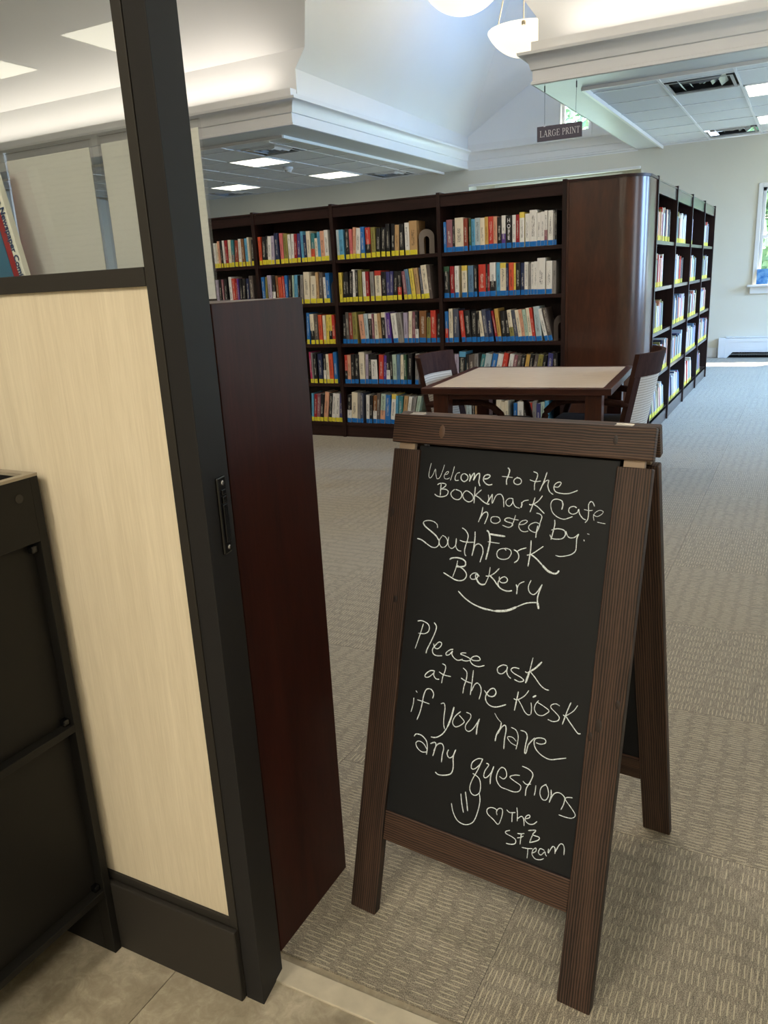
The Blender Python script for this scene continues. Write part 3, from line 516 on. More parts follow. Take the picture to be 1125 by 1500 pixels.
# ---- crown moulding swept along the edge of the lower ceilings
prof = [(0, 3.12), (.012, 3.125), (.012, 3.15), (0, 3.155), (0, 3.245), (.015, 3.25), (.022, 3.27), (.03, 3.30), (.052, 3.335), (.085, 3.358), (.115, 3.365), (.12, 3.39), (.012, 3.39), (.012, 3.49), (-.11, 3.49), (-.11, 3.46)]
path = [(-12, 8.14), (-5.27, 8.14), (-5.27, YB-.001), (-2.52, YB-.001), (-2.52, 8.14), (3.0, 8.14)]
def sweep(prof, path, sgn=-1):
    n = len(path); m = MB(); rows = []
    for i, (x, y) in enumerate(path):
        d0 = Vector((x-path[i-1][0], y-path[i-1][1])).normalized() if i else None
        d1 = Vector((path[i+1][0]-x, path[i+1][1]-y)).normalized() if i < n-1 else None
        d0 = d0 or d1; d1 = d1 or d0
        n0 = Vector((d0.y, -d0.x)); n1 = Vector((d1.y, -d1.x))
        b = (n0+n1); b = b/(b.dot(n0)) if b.length > 1e-6 else n0
        rows.append([(x+b.x*o, y+b.y*o, z) for o, z in prof])
    k = len(prof)
    for r in rows: m.v += r
    for i in range(n-1):
        for j in range(k-1):
            m.f.append((i*k+j, (i+1)*k+j, (i+1)*k+j+1, i*k+j+1)); m.mi.append(0)
    return m
struct(sweep(prof, path).build('trim_1', M['trim'], smooth=True))

# ---- suspended ceilings with soffit strip, grid, tiles
def soffit(name, x0, x1, ix0, ix1, iy0, xs, ys, lamps, vents, skip=()):
    """x0..x1 outer, ix0..ix1 x-range of the tile field, iy0 its front edge"""
    root = base('ceiling_panel_field')
    root.name = name
    m = MB()
    m.box(x0, x1, 8.148, iy0, 3.12, 3.2)
    if ix0 > x0: m.box(x0, ix0, iy0, YB, 3.12, 3.2)
    if ix1 < x1: m.box(ix1, x1, iy0, YB, 3.12, 3.2)
    m.build('soffit_band', M['soffit'], root)
    l = MB()
    l.box(ix0, ix1, iy0-.012, iy0+.02, 3.088, 3.125)
    if ix0 > x0: l.box(ix0-.012, ix0+.02, iy0, YB, 3.088, 3.125)
    if ix1 < x1: l.box(ix1-.02, ix1+.012, iy0, YB, 3.088, 3.125)
    l.build('edge_lip', M['trim'], root, bevel=.003)
    g = MB()
    for x in xs: g.box(x-.012, x+.012, iy0, YB, 3.128, 3.14)
    for y in ys: g.box(ix0, ix1, y-.012, y+.012, 3.129, 3.139)
    g.build('grid', M['act_grid'], root)
    MB().box(x0, x1, 8.16, YB, 3.3, 3.34).build('deck', M['void'], root)
    for i in range(len(xs)-1):
        for j in range(len(ys)-1):
            cx, cy = (xs[i]+xs[i+1])/2, (ys[j]+ys[j+1])/2; w, h = (xs[i+1]-xs[i])/2-.014, (ys[j+1]-ys[j])/2-.014
            if any(abs(cx-a) < .25 and abs(cy-b) < .25 for a, b in lamps+vents): continue
            dz = random.uniform(-.0015, .0015)
            o = MB().box(-w, w, -h, h, 0, .018).build('ceiling_tile', M['act'], root, (cx, cy, 3.134+dz), (R(random.uniform(-.15, .15)), R(random.uniform(-.15, .15)), 0))
    return root
lx = [-11.58, -10.90, -10.22, -9.54, -8.86, -8.18, -7.50, -6.82, -6.14, -5.70]
ly = [8.57, 9.09, 9.79, 10.48, 11.17, 11.87, 12.56, 13.25, 13.4]
llamps = [(-7.16, 10.135), (-7.16, 12.215), (-9.2, 12.215), (-9.2, 10.135)]
lvents = [(-6.48, 9.44), (-6.48, 12.905), (-9.88, 12.905)]
soffit('ceiling_left', -12, -5.278, -12, -5.70, 8.57, lx, ly, llamps, lvents)
rx = [-2.15, -1.48, -.80, -.12, .56, 1.24, 1.92, 2.6, 3.0]
ry = [8.57, 8.98, 9.68, 10.38, 11.07, 11.76, 12.45, 13.14, 13.4]
rlamps = [(-.46, 10.03), (-.46, 12.105), (1.58, 10.03), (1.58, 12.105)]
rvents = [(-1.14, 9.33), (-1.14, 12.795)]
soffit('ceiling_right', -2.512, 3.0, -2.15, 3.0, 8.57, rx, ry, rlamps, rvents)
def lamp(x, y, z, w, h, label, mat, group):
    t = thing('ceiling_light', label, 'ceiling light', (x, y, z), 0, group)
    f = MB()
    f.box(-w, w, -h, -h+.018, 0, .014); f.box(-w, w, h-.018, h, 0, .014); f.box(-w, -w+.018, -h, h, 0, .014); f.box(w-.018, w, -h, h, 0, .014)
    f.build('frame', M['act_grid'], t)
    MB().box(-w+.018, w-.018, -h+.018, h-.018, .004, .012).build('diffuser', mat, t)
for (x, y), lb in zip(llamps, ['square ceiling light nearest the crown moulding corner, beside the big air vent', 'square ceiling light far back, nearest the small dark vent',
                               'square ceiling light above the leftmost bookcase bay, by the clear sign holder', 'square ceiling light hidden behind the black post']):
    lamp(x, y, 3.122, .325, .335, lb, M['lamp'], 'flat ceiling lights')
for (x, y), lb in zip(rlamps, ['flat ceiling light at right edge, beside the large metal air vent', 'flat ceiling light at right edge, above the bright window',
                               'flat ceiling light out of view on the right, front', 'flat ceiling light out of view on the right, rear']):
    lamp(x, y, 3.122, .325, .335, lb, M['lamp'], 'flat ceiling lights')
def vent(x, y, lab, metal):
    t = thing('ceiling_vent', lab, 'air vent', (x, y, 3.118), 0, 'ceiling air vents')
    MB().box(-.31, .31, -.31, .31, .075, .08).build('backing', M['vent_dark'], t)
    for k, a in enumerate((.31, .225, .145, .07)):
        m = MB(); b = a-.055 if k else a-.03; z0 = 0 if k == 0 else .006*k
        o = [(-a, -a), (a, -a), (a, a), (-a, a)]; i_ = [(-b, -b), (b, -b), (b, b), (-b, b)]
        for q in range(4):
            r = (q+1) % 4
            m.poly([(o[q][0], o[q][1], z0+(.05 if k else 0)), (o[r][0], o[r][1], z0+(.05 if k else 0)), (i_[r][0], i_[r][1], z0), (i_[q][0], i_[q][1], z0)])
            m.poly([(i_[q][0], i_[q][1], z0+.003), (i_[r][0], i_[r][1], z0+.003), (o[r][0], o[r][1], z0+(.053 if k else .003)), (o[q][0], o[q][1], z0+(.053 if k else .003))])
        m.build('frame' if k == 0 else 'louvre', metal, t)
vent(-6.48, 9.44, 'square louvred ceiling vent beside the round ceiling speaker', M['act_grid'])
vent(-6.48, 12.905, 'square louvred ceiling vent far back on the left ceiling, near the rear wall', M['act_grid'])
vent(-9.88, 12.905, 'square louvred ceiling vent above the leftmost bookcase bay', M['act_grid'])
vent(-1.14, 9.33, 'large bare metal louvred vent on the right-hand ceiling, nearer one', M['grey_metal'])
vent(-1.14, 12.795, 'bare metal louvred vent on the right-hand ceiling, farther one by the wall', M['grey_metal'])
t = thing('ceiling_speaker', 'round white ceiling speaker near the crown moulding corner', 'speaker', (-5.93, 8.86, 3.118))
MB().lathe([(.001, .0), (.13, .0), (.135, .003)], 32).build('grille', M['soffit'], t)
MB().lathe([(.135, .003), (.14, -.006), (.175, -.004), (.18, .012)], 32).build('rim', M['trim'], t, smooth=True)
t = thing('smoke_detector', 'small white smoke detector hanging below the left ceiling tiles', 'smoke detector', (-7.17, 10.86, 3.128))
MB().lathe([(.075, 0), (.075, -.03), (.06, -.04)], 24).build('base', M['trim'], t, smooth=True)
MB().lathe([(.055, -.04), (.045, -.07), (.02, -.075), (.001, -.075)], 24).build('sensor', M['soffit'], t, smooth=True)
for k, (x, y, lb) in enumerate(((-8.9, 11.5, 'tiny chrome sprinkler head, left one of two above the bookcases'), (-8.2, 11.5, 'tiny chrome sprinkler head, right one of two above the bookcases'))):
    t = thing('sprinkler_head', lb, 'sprinkler', (x, y, 3.128), 0, 'sprinkler heads')
    MB().lathe([(.04, 0), (.035, -.01), (.012, -.015), (.012, -.04)], 16).build('escutcheon', M['chrome'], t)
    MB().lathe([(.001, -.045), (.022, -.045), (.022, -.05), (.001, -.052)], 16).build('deflector', M['chrome'], t)

# cafe ceiling above and behind the camera
cc = struct(MB().box(WX0, WX1, -4, .7, 2.75, 2.85).box(WX0, WX1, .6, .7, 2.85, 6.0).build('ceiling_cafe', M['white']))
CL = ['flat cafe ceiling light reflected large in the partition glass beside the black post', 'flat cafe ceiling light reflected at left edge of partition glass',
      'flat cafe ceiling light over the partition, left of viewer', 'flat cafe ceiling light over the counter side, right of viewer',
      'rear cafe ceiling light behind viewer on the left', 'rear cafe ceiling light behind viewer on the right']
for k, (x, y, h) in enumerate(((-3.36, -1.735, .3), (-4.55, -1.56, .3), (-1.2, -.9, .3), (.6, -.9, .3), (-1.2, -2.7, .3), (.6, -2.7, .3))):
    lamp(x, y, 2.735, .3, h, CL[k], M['cafe_lamp'], 'cafe ceiling lights')

# ---- baseboard and windows
struct(bx('baseboard_back', -1.69, -1.2, YB-.02, YB, 0, .15, M['trim'], None, .004))
def window(name, x0, x1, z0, z1, y=YB, deep=.12, sill=True, sash=True, case=.06, axis='y'):
    r = base(name)
    m = MB(); c = case
    m.box(x0-c, x0, y-.02, y+deep, z0, z1+c); m.box(x1, x1+c, y-.02, y+deep, z0, z1+c); m.box(x0, x1, y-.02, y+deep, z1, z1+c)
    m.build('casing', M['trim'], r, bevel=.004)
    f = MB(); w = .045; yy = y+.06
    f.box(x0, x0+w, yy, yy+.03, z0, z1); f.box(x1-w, x1, yy, yy+.03, z0, z1); f.box(x0, x1, yy, yy+.03, z0, z0+w); f.box(x0, x1, yy, yy+.03, z1-w, z1)
    if sash:
        zm = (z0+z1)/2; f.box(x0, x1, yy-.01, yy+.03, zm-.025, zm+.025)
    f.build('sash', M['trim'], r, bevel=.003)
    MB().box(x0+w, x1-w, yy+.012, yy+.016, z0+w, z1-w).build('pane', M['glass'], r)
    if sill:
        bx('sill', x0-.12, x1+.12, y-.10, y+.08, z0-.03, z0, M['trim'], r, .006)
        bx('apron', x0-.08, x1+.08, y-.03, y, z0-.13, z0-.03, M['trim'], r, .004)
window('window_1', wx0, wx1, wz0, wz1)
window('window_2', gx0+.03, gx1-.03, gz0+.03, gz1-.03, sill=False, sash=False, case=.03)
window('window_3', 1.35, 2.5, wz0, wz1)
window('window_4', -4.85, -2.85, 1.1, 2.8, y=YB+.35)
for i, (a, b) in enumerate(ws):
    r = base('window_%d' % (5+i)); f = MB()
    for q in ((a, a+.05, 1, 2.75), (b-.05, b, 1, 2.75), (a, b, 1, 1.05), (a, b, 2.7, 2.75), (a, b, 1.85, 1.9)): f.box(WX1+.06, WX1+.1, *q)
    f.build('sash', M['trim'], r)
    MB().box(WX1+.078, WX1+.082, a+.05, b-.05, 1.05, 2.7).build('pane', M['glass'], r)

# ---- outside: lawn and trees
struct(MB().box(-25, 25, YB+.6, 60, -.6, -.5).build('ground_outside', M['lawn']))
def leaves(n, cx, cy, cz, rx_, ry_, rz_, s):
    m = MB(); k = 0
    while k < n:
        p = Vector((random.uniform(-1, 1), random.uniform(-1, 1), random.uniform(-1, 1)))
        if p.length > 1: continue
        p = Vector((cx+p.x*rx_, cy+p.y*ry_, cz+p.z*rz_)); a = Vector((random.gauss(0, 1), random.gauss(0, 1), random.gauss(0, 1))).normalized()
        b = a.orthogonal().normalized(); c = a.cross(b); q = s*random.uniform(.6, 1.3)
        m.poly([p+b*q, p+c*q*.5, p-b*q, p-c*q*.5], random.choice((0, 0, 1))); k += 1
    return m
for x, y, z, rr, lab in ((1.0, 18.5, 3.2, 2.9, 'leafy green tree seen through the right-hand window'), (-4.6, 21, 6.4, 2.8, 'sunlit green treetop seen through the small gable window'), (5.5, 17, 2.8, 2.2, 'leafy green tree outside the right corner of the building')):
    t = thing('garden_tree', lab, 'tree', (x, y, -.5), 0, 'trees outside the windows')
    MB().tube([(0, 0, 0), (.05, 0, z*.5), (0, .05, z+.4)], [.16, .12, .06]).build('trunk', M['bark'], t)
    leaves(5000 if y > 20 else 6000, 0, 0, z+.5, rr, rr*.6, rr, .10 if y > 20 else .17).build('crown', [M['leaf'], M['leafd']], t)

# ================================================================== THINGS
# ---- sandwich board -------------------------------------------------------
CX, CY, TH, W, D, HT, E_ = -.5155, 1.5633, -.1033, .5749, .6252, 1.1117, .0121
ta = (D/2-E_)/HT; al = math.atan(ta); ca = math.cos(al)
sb = thing('sandwich_board', 'dark stained wooden sandwich board with handwritten white chalk on black slate', 'sandwich board', (CX, CY, 0), TH)
def frame_side(front):
    s = 1 if front else -1
    org = (0, -D/2*s, 0); rot = (-al, 0, 0) if front else (-al, 0, math.pi)
    if not front: rot = (al, 0, 0)
    def add(m, name, mat, par=None, bev=.0025, c=(0, 0, 0)):
        # m is laid out in the panel frame (x along the board, y depth, z up the slope)
        for i, v in enumerate(m.v):
            m.v[i] = (v[0]-c[0], (v[1]-c[1])*(1 if front else -1), v[2]-c[2])
        if not front: m.f = [tuple(reversed(f)) for f in m.f]
        rm = Matrix.Rotation(rot[0], 3, 'X'); off = rm @ Vector((c[0], c[1]*(1 if front else -1), c[2]))
        return m.build(name, mat, sb, tuple(Vector(org)+off), rot, bev)
    th = .022; sl = 1.0374/ca; lw = .0679
    for q in (-1, 1):
        x0, x1 = (-W/2, -W/2+lw) if q < 0 else (W/2-lw, W/2)
        m = MB().quadbox([(x0, 0, 0), (x1, 0, 0), (x1, th, th*ta), (x0, th, th*ta), (x0, 0, sl), (x1, 0, sl), (x1, th, sl), (x0, th, sl)])
        leg = add(m, 'leg', M['stain_z'], c=(0, 0, 0))
        if front:
            spots = [((x0+x1)/2+.008, .735, .006, 'knotd'), ((x0+x1)/2-.02, .60, .007, 'knotd'), ((x0+x1)/2-.024, .93, .008, 'knotd')] if q < 0 else \
                    [((x0+x1)/2-.012, .57, .009, 'knotd'), (x0+.008, .545, .006, 'knotd'), (x1-.014, .62, .006, 'knotd')]
            for kx, kz, kr, km in spots:
                kk = MB().lathe([(kr, -.0), (kr*.6, .0006), (.0005, .0008)], 12)
                kk.v = [(x*.8, -z, y*1.5) for x, y, z in kk.v]
                kk.build('knot', M[km], leg, (kx, 0, kz))
    zb, zt_ = 1.0505/ca, HT/ca; rr = W/2+.0012
    rail = add(MB().box(-rr, rr, -.0083, .0115, zb, zt_), 'top_rail', M['stain_x'], c=(0, 0, (zb+zt_)/2))
    if front:
        for kx, kz, kr, km in ((-.163, -.002, .009, 'knot'), (.215, .004, .006, 'knotd')):
            kk = MB().lathe([(kr, 0), (kr*.6, .0006), (.0005, .0008)], 14); kk.v = [(x*.8, -z, y*1.6) for x, y, z in kk.v]
            kk.build('knot', M[km], rail, (kx, -.0083, kz))
    add(MB().box(-W/2+lw, W/2-lw, .003, .02, .1815, .2505), 'bottom_rail', M['stain_x'], c=(0, 0, .216))
    slate = add(MB().box(-W/2+lw-.004, W/2-lw+.004, .008, .013, .245, 1.085), 'chalkboard', M['slate'], bev=.0005, c=(0, 0, 0))
    for q in (-1, 1):
        px = q*(W/2-lw/2)
        add(MB().box(px-.022, px+.018, .004, .016, sl-.006, zb+.006), 'hinge_peg', M['peg'], c=(0, 0, 0), bev=.001)
    return slate
slate = frame_side(True); frame_side(False)
for x in (-.235, .225):
    hg = MB().box(x-.017, x+.017, -.018, .0, HT-.0005, HT+.0012); hg.tube([(x-.017, 0, HT+.001), (x+.017, 0, HT+.001)], .0022, 8)
    hg.build('hinge', M['hinge'], sb)
def smooth(P, n=5):
    out = []
    for i in range(len(P)-1):
        p0 = P[max(i-1, 0)]; p1 = P[i]; p2 = P[i+1]; p3 = P[min(i+2, len(P)-1)]
        for k in range(n):
            t = k/n
            out.append(tuple(.5*((2*p1[a])+(-p0[a]+p2[a])*t+(2*p0[a]-5*p1[a]+4*p2[a]-p3[a])*t*t+(-p0[a]+3*p1[a]-3*p2[a]+p3[a])*t**3) for a in (0, 1)))
    out.append(P[-1]); return out
for name, data in CHALK:
    m = MB()
    for st in data.split(';'):
        w, pts = st.split(':'); w = int(w)/1e4
        P = [tuple(int(c)/1e4 for c in q.split(',')) for q in pts.split()]
        P = smooth(P, 4); n = len(P); L = []; Rr = []
        for i, (x, z) in enumerate(P):
            a = P[max(i-1, 0)]; b = P[min(i+1, n-1)]; dx, dz = b[0]-a[0], b[1]-a[1]; q = math.hypot(dx, dz) or 1
            ww = w/2*(1 if 0 < i < n-1 else .6)*random.uniform(.9, 1.08)
            L.append((x-dz/q*ww, z+dx/q*ww)); Rr.append((x+dz/q*ww, z-dx/q*ww))
        b0 = len(m.v)
        for i in range(n): m.v += [(L[i][0], .0078, L[i][1]), (Rr[i][0], .0078, Rr[i][1]), (P[i][0], .0072, P[i][1])]
        for i in range(n-1):
            a = b0+3*i; m.f += [(a, a+3, a+5, a+2), (a+2, a+5, a+4, a+1)]; m.mi += [0, 0]
    m.build('chalk_writing', M['chalk'], slate)

# ---- cafe partition --------------------------------------------------------
pt = thing('cafe_partition', 'black framed partition with cream laminate panel below and clear glass above', 'partition', (-.9, .972, 0))
def P_(name, x0, x1, y0, y1, z0, z1, mat, bev=.001, par=None): return bx(name, x0+.9, x1+.9, y0-.972, y1-.972, z0, z1, mat, par or pt, bev)
PZ = 2.45
MB().quadbox([(-.0035, .002, 0), (.040, .002, 0), (.0245, .090, 0), (-.0035, .090, 0), (-.0035, .002, PZ), (.040, .002, PZ), (.0245, .090, PZ), (-.0035, .090, PZ)]).build('post', M['blackpost'], pt, bevel=.0015)
P_('stile', -.9255, -.9055, .974, 1.02, 0, PZ, M['black'])
P_('mid_rail', -3.6, -.9255, .972, 1.02, 1.4115, 1.4405, M['black'])
P_('top_rail', -3.6, -.9255, .972, 1.02, PZ-.05, PZ, M['black'])
P_('cream_panel', -3.6, -.9245, .980, 1.00, .165, 1.4120, M['cream'], 0)
P_('panel_bead', -3.6, -.9245, .9735, .986, .172, .190, M['black'])
P_('kick_panel', -3.6, -.9045, .960, .974, 0, .173, M['black'], .003)
P_('glass_pane', -3.6, -.9245, .990, .996, 1.44, PZ-.05, M['glass'], 0)
lt = P_('latch_plate', -.8705, -.8647, 1.014, 1.042, .956, 1.094, M['latch'], .0025); lt.rotation_euler = (0, 0, R(10))
for z in (.058, -.058):
    s = MB().lathe([(.0042, 0), (.0042, .0012), (.003, .002), (.0004, .0021)], 14); s.v = [(b_, a_, c_) for a_, c_, b_ in s.v]
    s.build('screw', M['chrome'], lt, (.0029, 0.001, z), fix=True)
MB().box(.0029, .0052, -.006, .008, -.048, .02).box(.0029, .0052, -.004, .009, .022, .034).box(.0029, .0048, -.004, .009, .037, .046).build('slider', M['latch'], lt, bevel=.0008)

# ---- low mahogany display unit behind the partition ------------------------
du = thing('display_unit', 'low mahogany shelving unit with a plain tall end panel beside the black post', 'shelving unit', (-.905, 1.10, 0))
bx('end_panel', -.025, 0, 0, .285, 0, 1.378, M['mahog'], du, .0015)
bx('back_panel', -2.4, -.025, 0, .02, 0, 1.36, M['mahogx'], du)
bx('top', -2.4, -.025, 0, .285, 1.353, 1.378, M['mahogx'], du, .0015)
bx('end_panel', -2.425, -2.4, 0, .285, 0, 1.378, M['mahog'], du, .0015)
for z in (.1, .5, .9): bx('shelf', -2.4, -.025, .02, .28, z, z+.02, M['mahogx'], du)
def sheet_mat():
    g = N('printed_sheet_reverse'); s = g.n('ShaderNodeSeparateXYZ'); g.l(g.coord(), s.inputs[0])
    ln = g.math('LESS_THAN', g.math('FRACT', g.math('MULTIPLY', s.outputs['Z'], 90)), .35)
    nz = g.noise(g.coord(scale=(1, 1, 4)), 60, 2); m = g.math('MULTIPLY', ln, g.math('GREATER_THAN', nz, .5))
    c = g.mix(g.noise(g.coord(), 9, 3), lin((236, 238, 232)), lin((250, 250, 244)))
    col = g.mix(g.math('MULTIPLY', m, .05), c, lin((120, 120, 110)))
    tl = g.n('ShaderNodeBsdfTranslucent'); g.l(col, tl.inputs[0]); g.set(col, .8)
    mx = g.n('ShaderNodeMixShader'); mx.inputs[0].default_value = .3; out = [x for x in g.t.nodes if x.type == 'OUTPUT_MATERIAL'][0]
    g.l(g.b.outputs[0], mx.inputs[1]); g.l(tl.outputs[0], mx.inputs[2]); g.l(mx.outputs[0], out.inputs[0])
    return g.m
M['sheet'] = sheet_mat()
def holder(x0, x1, ztop, y, lab):
    t = thing('sign_holder', lab, 'sign holder', ((x0+x1)/2, y, 1.378), 0, 'clear acrylic sign holders'); w = (x1-x0)/2; h = ztop-1.378
    m = MB(); m.box(-w, w, -.004, -.0018, .004, h); m.box(-w, w, .0018, .004, .004, h); m.box(-w, w, -.004, .004, h, h+.003)
    m.box(-w-.001, -w, -.004, .004, .004, h+.003); m.box(w, w+.001, -.004, .004, .004, h+.003)
    m.build('sleeve', M['acryl'], t)
    MB().box(-w, w, -.03, .045, 0, .004).build('foot', M['acryl'], t)
    MB().box(-w+.004, w-.004, -.0008, .0008, .006, h-.014).build('paper_sheet', M['sheet'], t)
holder(-1.537, -1.287, 1.698, 1.25, 'clear acrylic holder with a blank white sheet, seen through the partition glass')
holder(-1.262, -1.010, 1.700, 1.25, 'clear acrylic holder with a cream printed sheet, partly hidden by the black post')
cb = thing('comics_book', 'upright white spined book titled American Newspaper Comics behind the partition glass', 'book', (-1.468, 1.19, 1.378), 0)
cbr = (0, R(-11), 0)
MB().box(0, .019, 0, .014, 0, .30).build('spine', M['paper'], cb, (0, 0, 0), cbr, .001)
MB().box(-.16, 0, 0, .003, 0, .30).box(-.16, 0, .011, .014, 0, .30).build('front_cover', plain('comic_cover_red', (150, 40, 46), .4), cb, (0, 0, 0), cbr)
MB().box(-.158, -.016, -.0012, 0, .0, .22).build('cover_panel', plain('comic_cover_blue', (58, 108, 138), .4), cb, (0, 0, 0), cbr)
def font(text, size, mat, parent, loc, rot, extrude=.0003, sx=1, bold=0, center=False):
    c = bpy.data.curves.new('lettering', 'FONT'); c.body = text; c.size = size; c.extrude = extrude; c.materials.append(mat); c.offset = bold
    if center: c.align_x = 'CENTER'; c.space_line = 1.05
    tmp = bpy.data.objects.new('lettering', c); COL.objects.link(tmp)
    me = bpy.data.meshes.new_from_object(tmp); bpy.data.objects.remove(tmp)
    if not len(me.materials): me.materials.append(mat)
    o = link('lettering', me, parent, loc, rot); o.scale = (sx, 1, 1); return o
font('American Newspaper Comics', .0195, M['navyink'], cb, (.0028-.293*math.sin(R(11)), -.002, .293*math.cos(R(11))), (R(90), R(90-11), 0), bold=.0003)
MB().box(-.157, 0, .003, .011, .003, .297).build('pages', M['pages'], cb, (0, 0, 0), cbr)

# ---- black cabinet -----------------------------------------------------------
bc = thing('waste_cabinet', 'matt black open-topped cabinet with recessed side panels, at lower left', 'cabinet', (-1.24, .96, 0))
def C_(name, x0, x1, y0, y1, z0, z1, mat=None, bev=.001): return bx(name, x0, x1, y0, y1, z0, z1, mat or M['cab'], bc, bev)
DX, DY = -.62, -.64
for y0, y1 in ((-.018, 0), (DY, DY+.018)): 
    C_('corner_post', -.03, 0, y0, y1, 0, 1.088)
    C_('corner_post', DX, DX+.03, y0, y1, 0, 1.088)
C_('back_panel', DX+.03, -.03, -.018, 0, 0, 1.088); C_('front_panel', DX+.03, -.03, DY, DY+.018, .15, 1.088)
C_('side_panel', -.012, 0, DY+.018, -.018, .965, 1.088); C_('side_panel', DX, DX+.012, DY+.018, -.018, .15, 1.088)
C_('rail', -.03, 0, DY+.018, -.018, .558, .574); C_('rail', -.03, 0, DY+.018, -.018, .155, .170)
C_('inset_panel', -.03, -.022, DY+.018, -.018, .574, .965); C_('inset_panel', -.03, -.022, DY+.018, -.018, .170, .558)
C_('bottom_board', DX+.02, -.03, DY+.018, -.018, .14, .155)
m = MB(); 
for q in ((DX, 0, -.018, 0), (DX, 0, DY, DY+.018), (-.016, 0, DY+.018, -.018), (DX, DX+.016, DY+.018, -.018)): m.box(q[0], q[1], q[2], q[3], 1.088, 1.0935)
m.build('top_rim', M['cabrim'], bc)
pl = MB().lathe([(.0085, 0), (.0085, .001), (.0005, .0012)], 20); pl.v = [(c_, a_, b_) for a_, b_, c_ in pl.v]
pl.build('cap_plug', M['latch'], bc, (0, -.047, 1.055), fix=True)
for y, z in ((-.026, .950), (-.026, .582), (-.026, .178)):
    MB().box(-.022, -.008, y-.008, y+.006, z-.007, z+.007).build('corner_clip', M['latch'], bc, bevel=.002)

# ---- bookcases ------------------------------------------------------------------
SZ = {1: 1.603, 2: 1.236, 3: .867, 4: .503, 5: .137}
FY = 6.38
bayx = {'bay3': (-2.77, -1.72), 'bay2': (-3.80, -2.77), 'bay1': (-4.65, -3.80), 'bay0': (-5.68, -4.65)}
baylab = {'bay3': 'tall dark walnut bookcase bay beside the curved end panel', 'bay2': 'tall dark walnut bookcase bay, second from the curved end panel',
          'bay1': 'tall dark walnut bookcase bay, third from the curved end panel', 'bay0': 'tall dark walnut bookcase bay, fourth from the curved end panel'}
for k, (x0, x1) in bayx.items():
    t = thing('bookcase', baylab[k], 'bookcase', (x0, FY, 0), 0, 'bookcase bays along the front row'); w = x1-x0; h = .0165
    if k == 'bay0': bx('side_panel', -h, h, -.012, .32, 0, 2.072, M['case'], t, .002)
    bx('side_panel', w-h, w+h, -.012, .32, 0, 2.072, M['case'], t, .002)
    bx('back_panel', h, w-h, .30, .32, .05, 2.05, M['case'], t)
    bx('top_rail', h, w-h, 0, .02, 1.962, 2.045, M['casex'], t)
    bx('top', h, w-h, -.008, .32, 2.045, 2.060, M['casex'], t, .002)
    bx('plinth', h, w-h, .012, .03, 0, .108, M['casex'], t)
    for z in SZ.values(): bx('shelf', h, w-h, 0, .30, z-.03, z, M['casex'], t, .0015)
# curved end panel
t = thing('end_panel', 'polished brown bookcase end panel with a rounded corner', 'bookcase end', (-1.70, FY, 0))
def outline(o=0):
    P = [(.0-o*0, -.0-o), (.38, -o)]
    for k in range(1, 13):
        a = R(-90+90*k/12); P.append((.38+(.2+o)*math.cos(a), .2+(.2+o)*math.sin(a)))
    P += [(.58+o, .455), (0, .455)]
    return P
m = MB().prism([(x, y, .0) for x, y in outline()], (0, 0, 2.045)); m.build('curved_panel', M['endpanel'], t, smooth=True)
m = MB().prism([(x, y, 2.045) for x, y in outline(.008)], (0, 0, .02)); m.build('cap', M['casex'], t, smooth=True)
bx('edge_stile', -.003, .012, -.008, .0, 0, 2.045, M['endpanel'], t, .001)
# double-faced run along the aisle
AX0, AX1 = -1.69, -1.12
for i in range(4):
    y0 = 6.84+1.052*i; y1 = y0+1.052
    t = thing('aisle_bookcase', ['nearest double-faced aisle bookcase, adjoining the curved end panel', 'second double-faced aisle bookcase from the curved end panel',
               'third double-faced aisle bookcase from the curved end panel', 'last double-faced aisle bookcase, nearest the sunlit rear wall'][i], 'bookcase', (AX1, y0, 0), 0, 'double-faced bookcases along the aisle')
    D_ = AX0-AX1
    if i == 0: bx('side_panel', D_, .012, 0, .033, 0, 2.075, M['case'], t, .002)
    bx('side_panel', D_, .012, 1.052-.016, 1.052+.017, 0, 2.075, M['case'], t, .002)
    bx('centre_panel', D_/2-.01, D_/2+.01, .033, 1.036, .05, 2.04, M['case'], t)
    bx('top', D_-.005, .005, .033, 1.036, 2.045, 2.060, M['casey'], t, .002)
    for a, b in ((-.02, 0), (D_, D_+.02)):
        bx('top_rail', a, b, .033, 1.036, 1.955, 2.045, M['casey'], t)
        bx('plinth', a-.0, b, .033, 1.036, 0, .135, M['casey'], t)
    for z in SZ.values():
        for a, b in ((D_/2+.01, 0), (D_, D_/2-.01)): bx('shelf', a, b, .033, 1.036, z-.03, z, M['casey'], t, .0015)

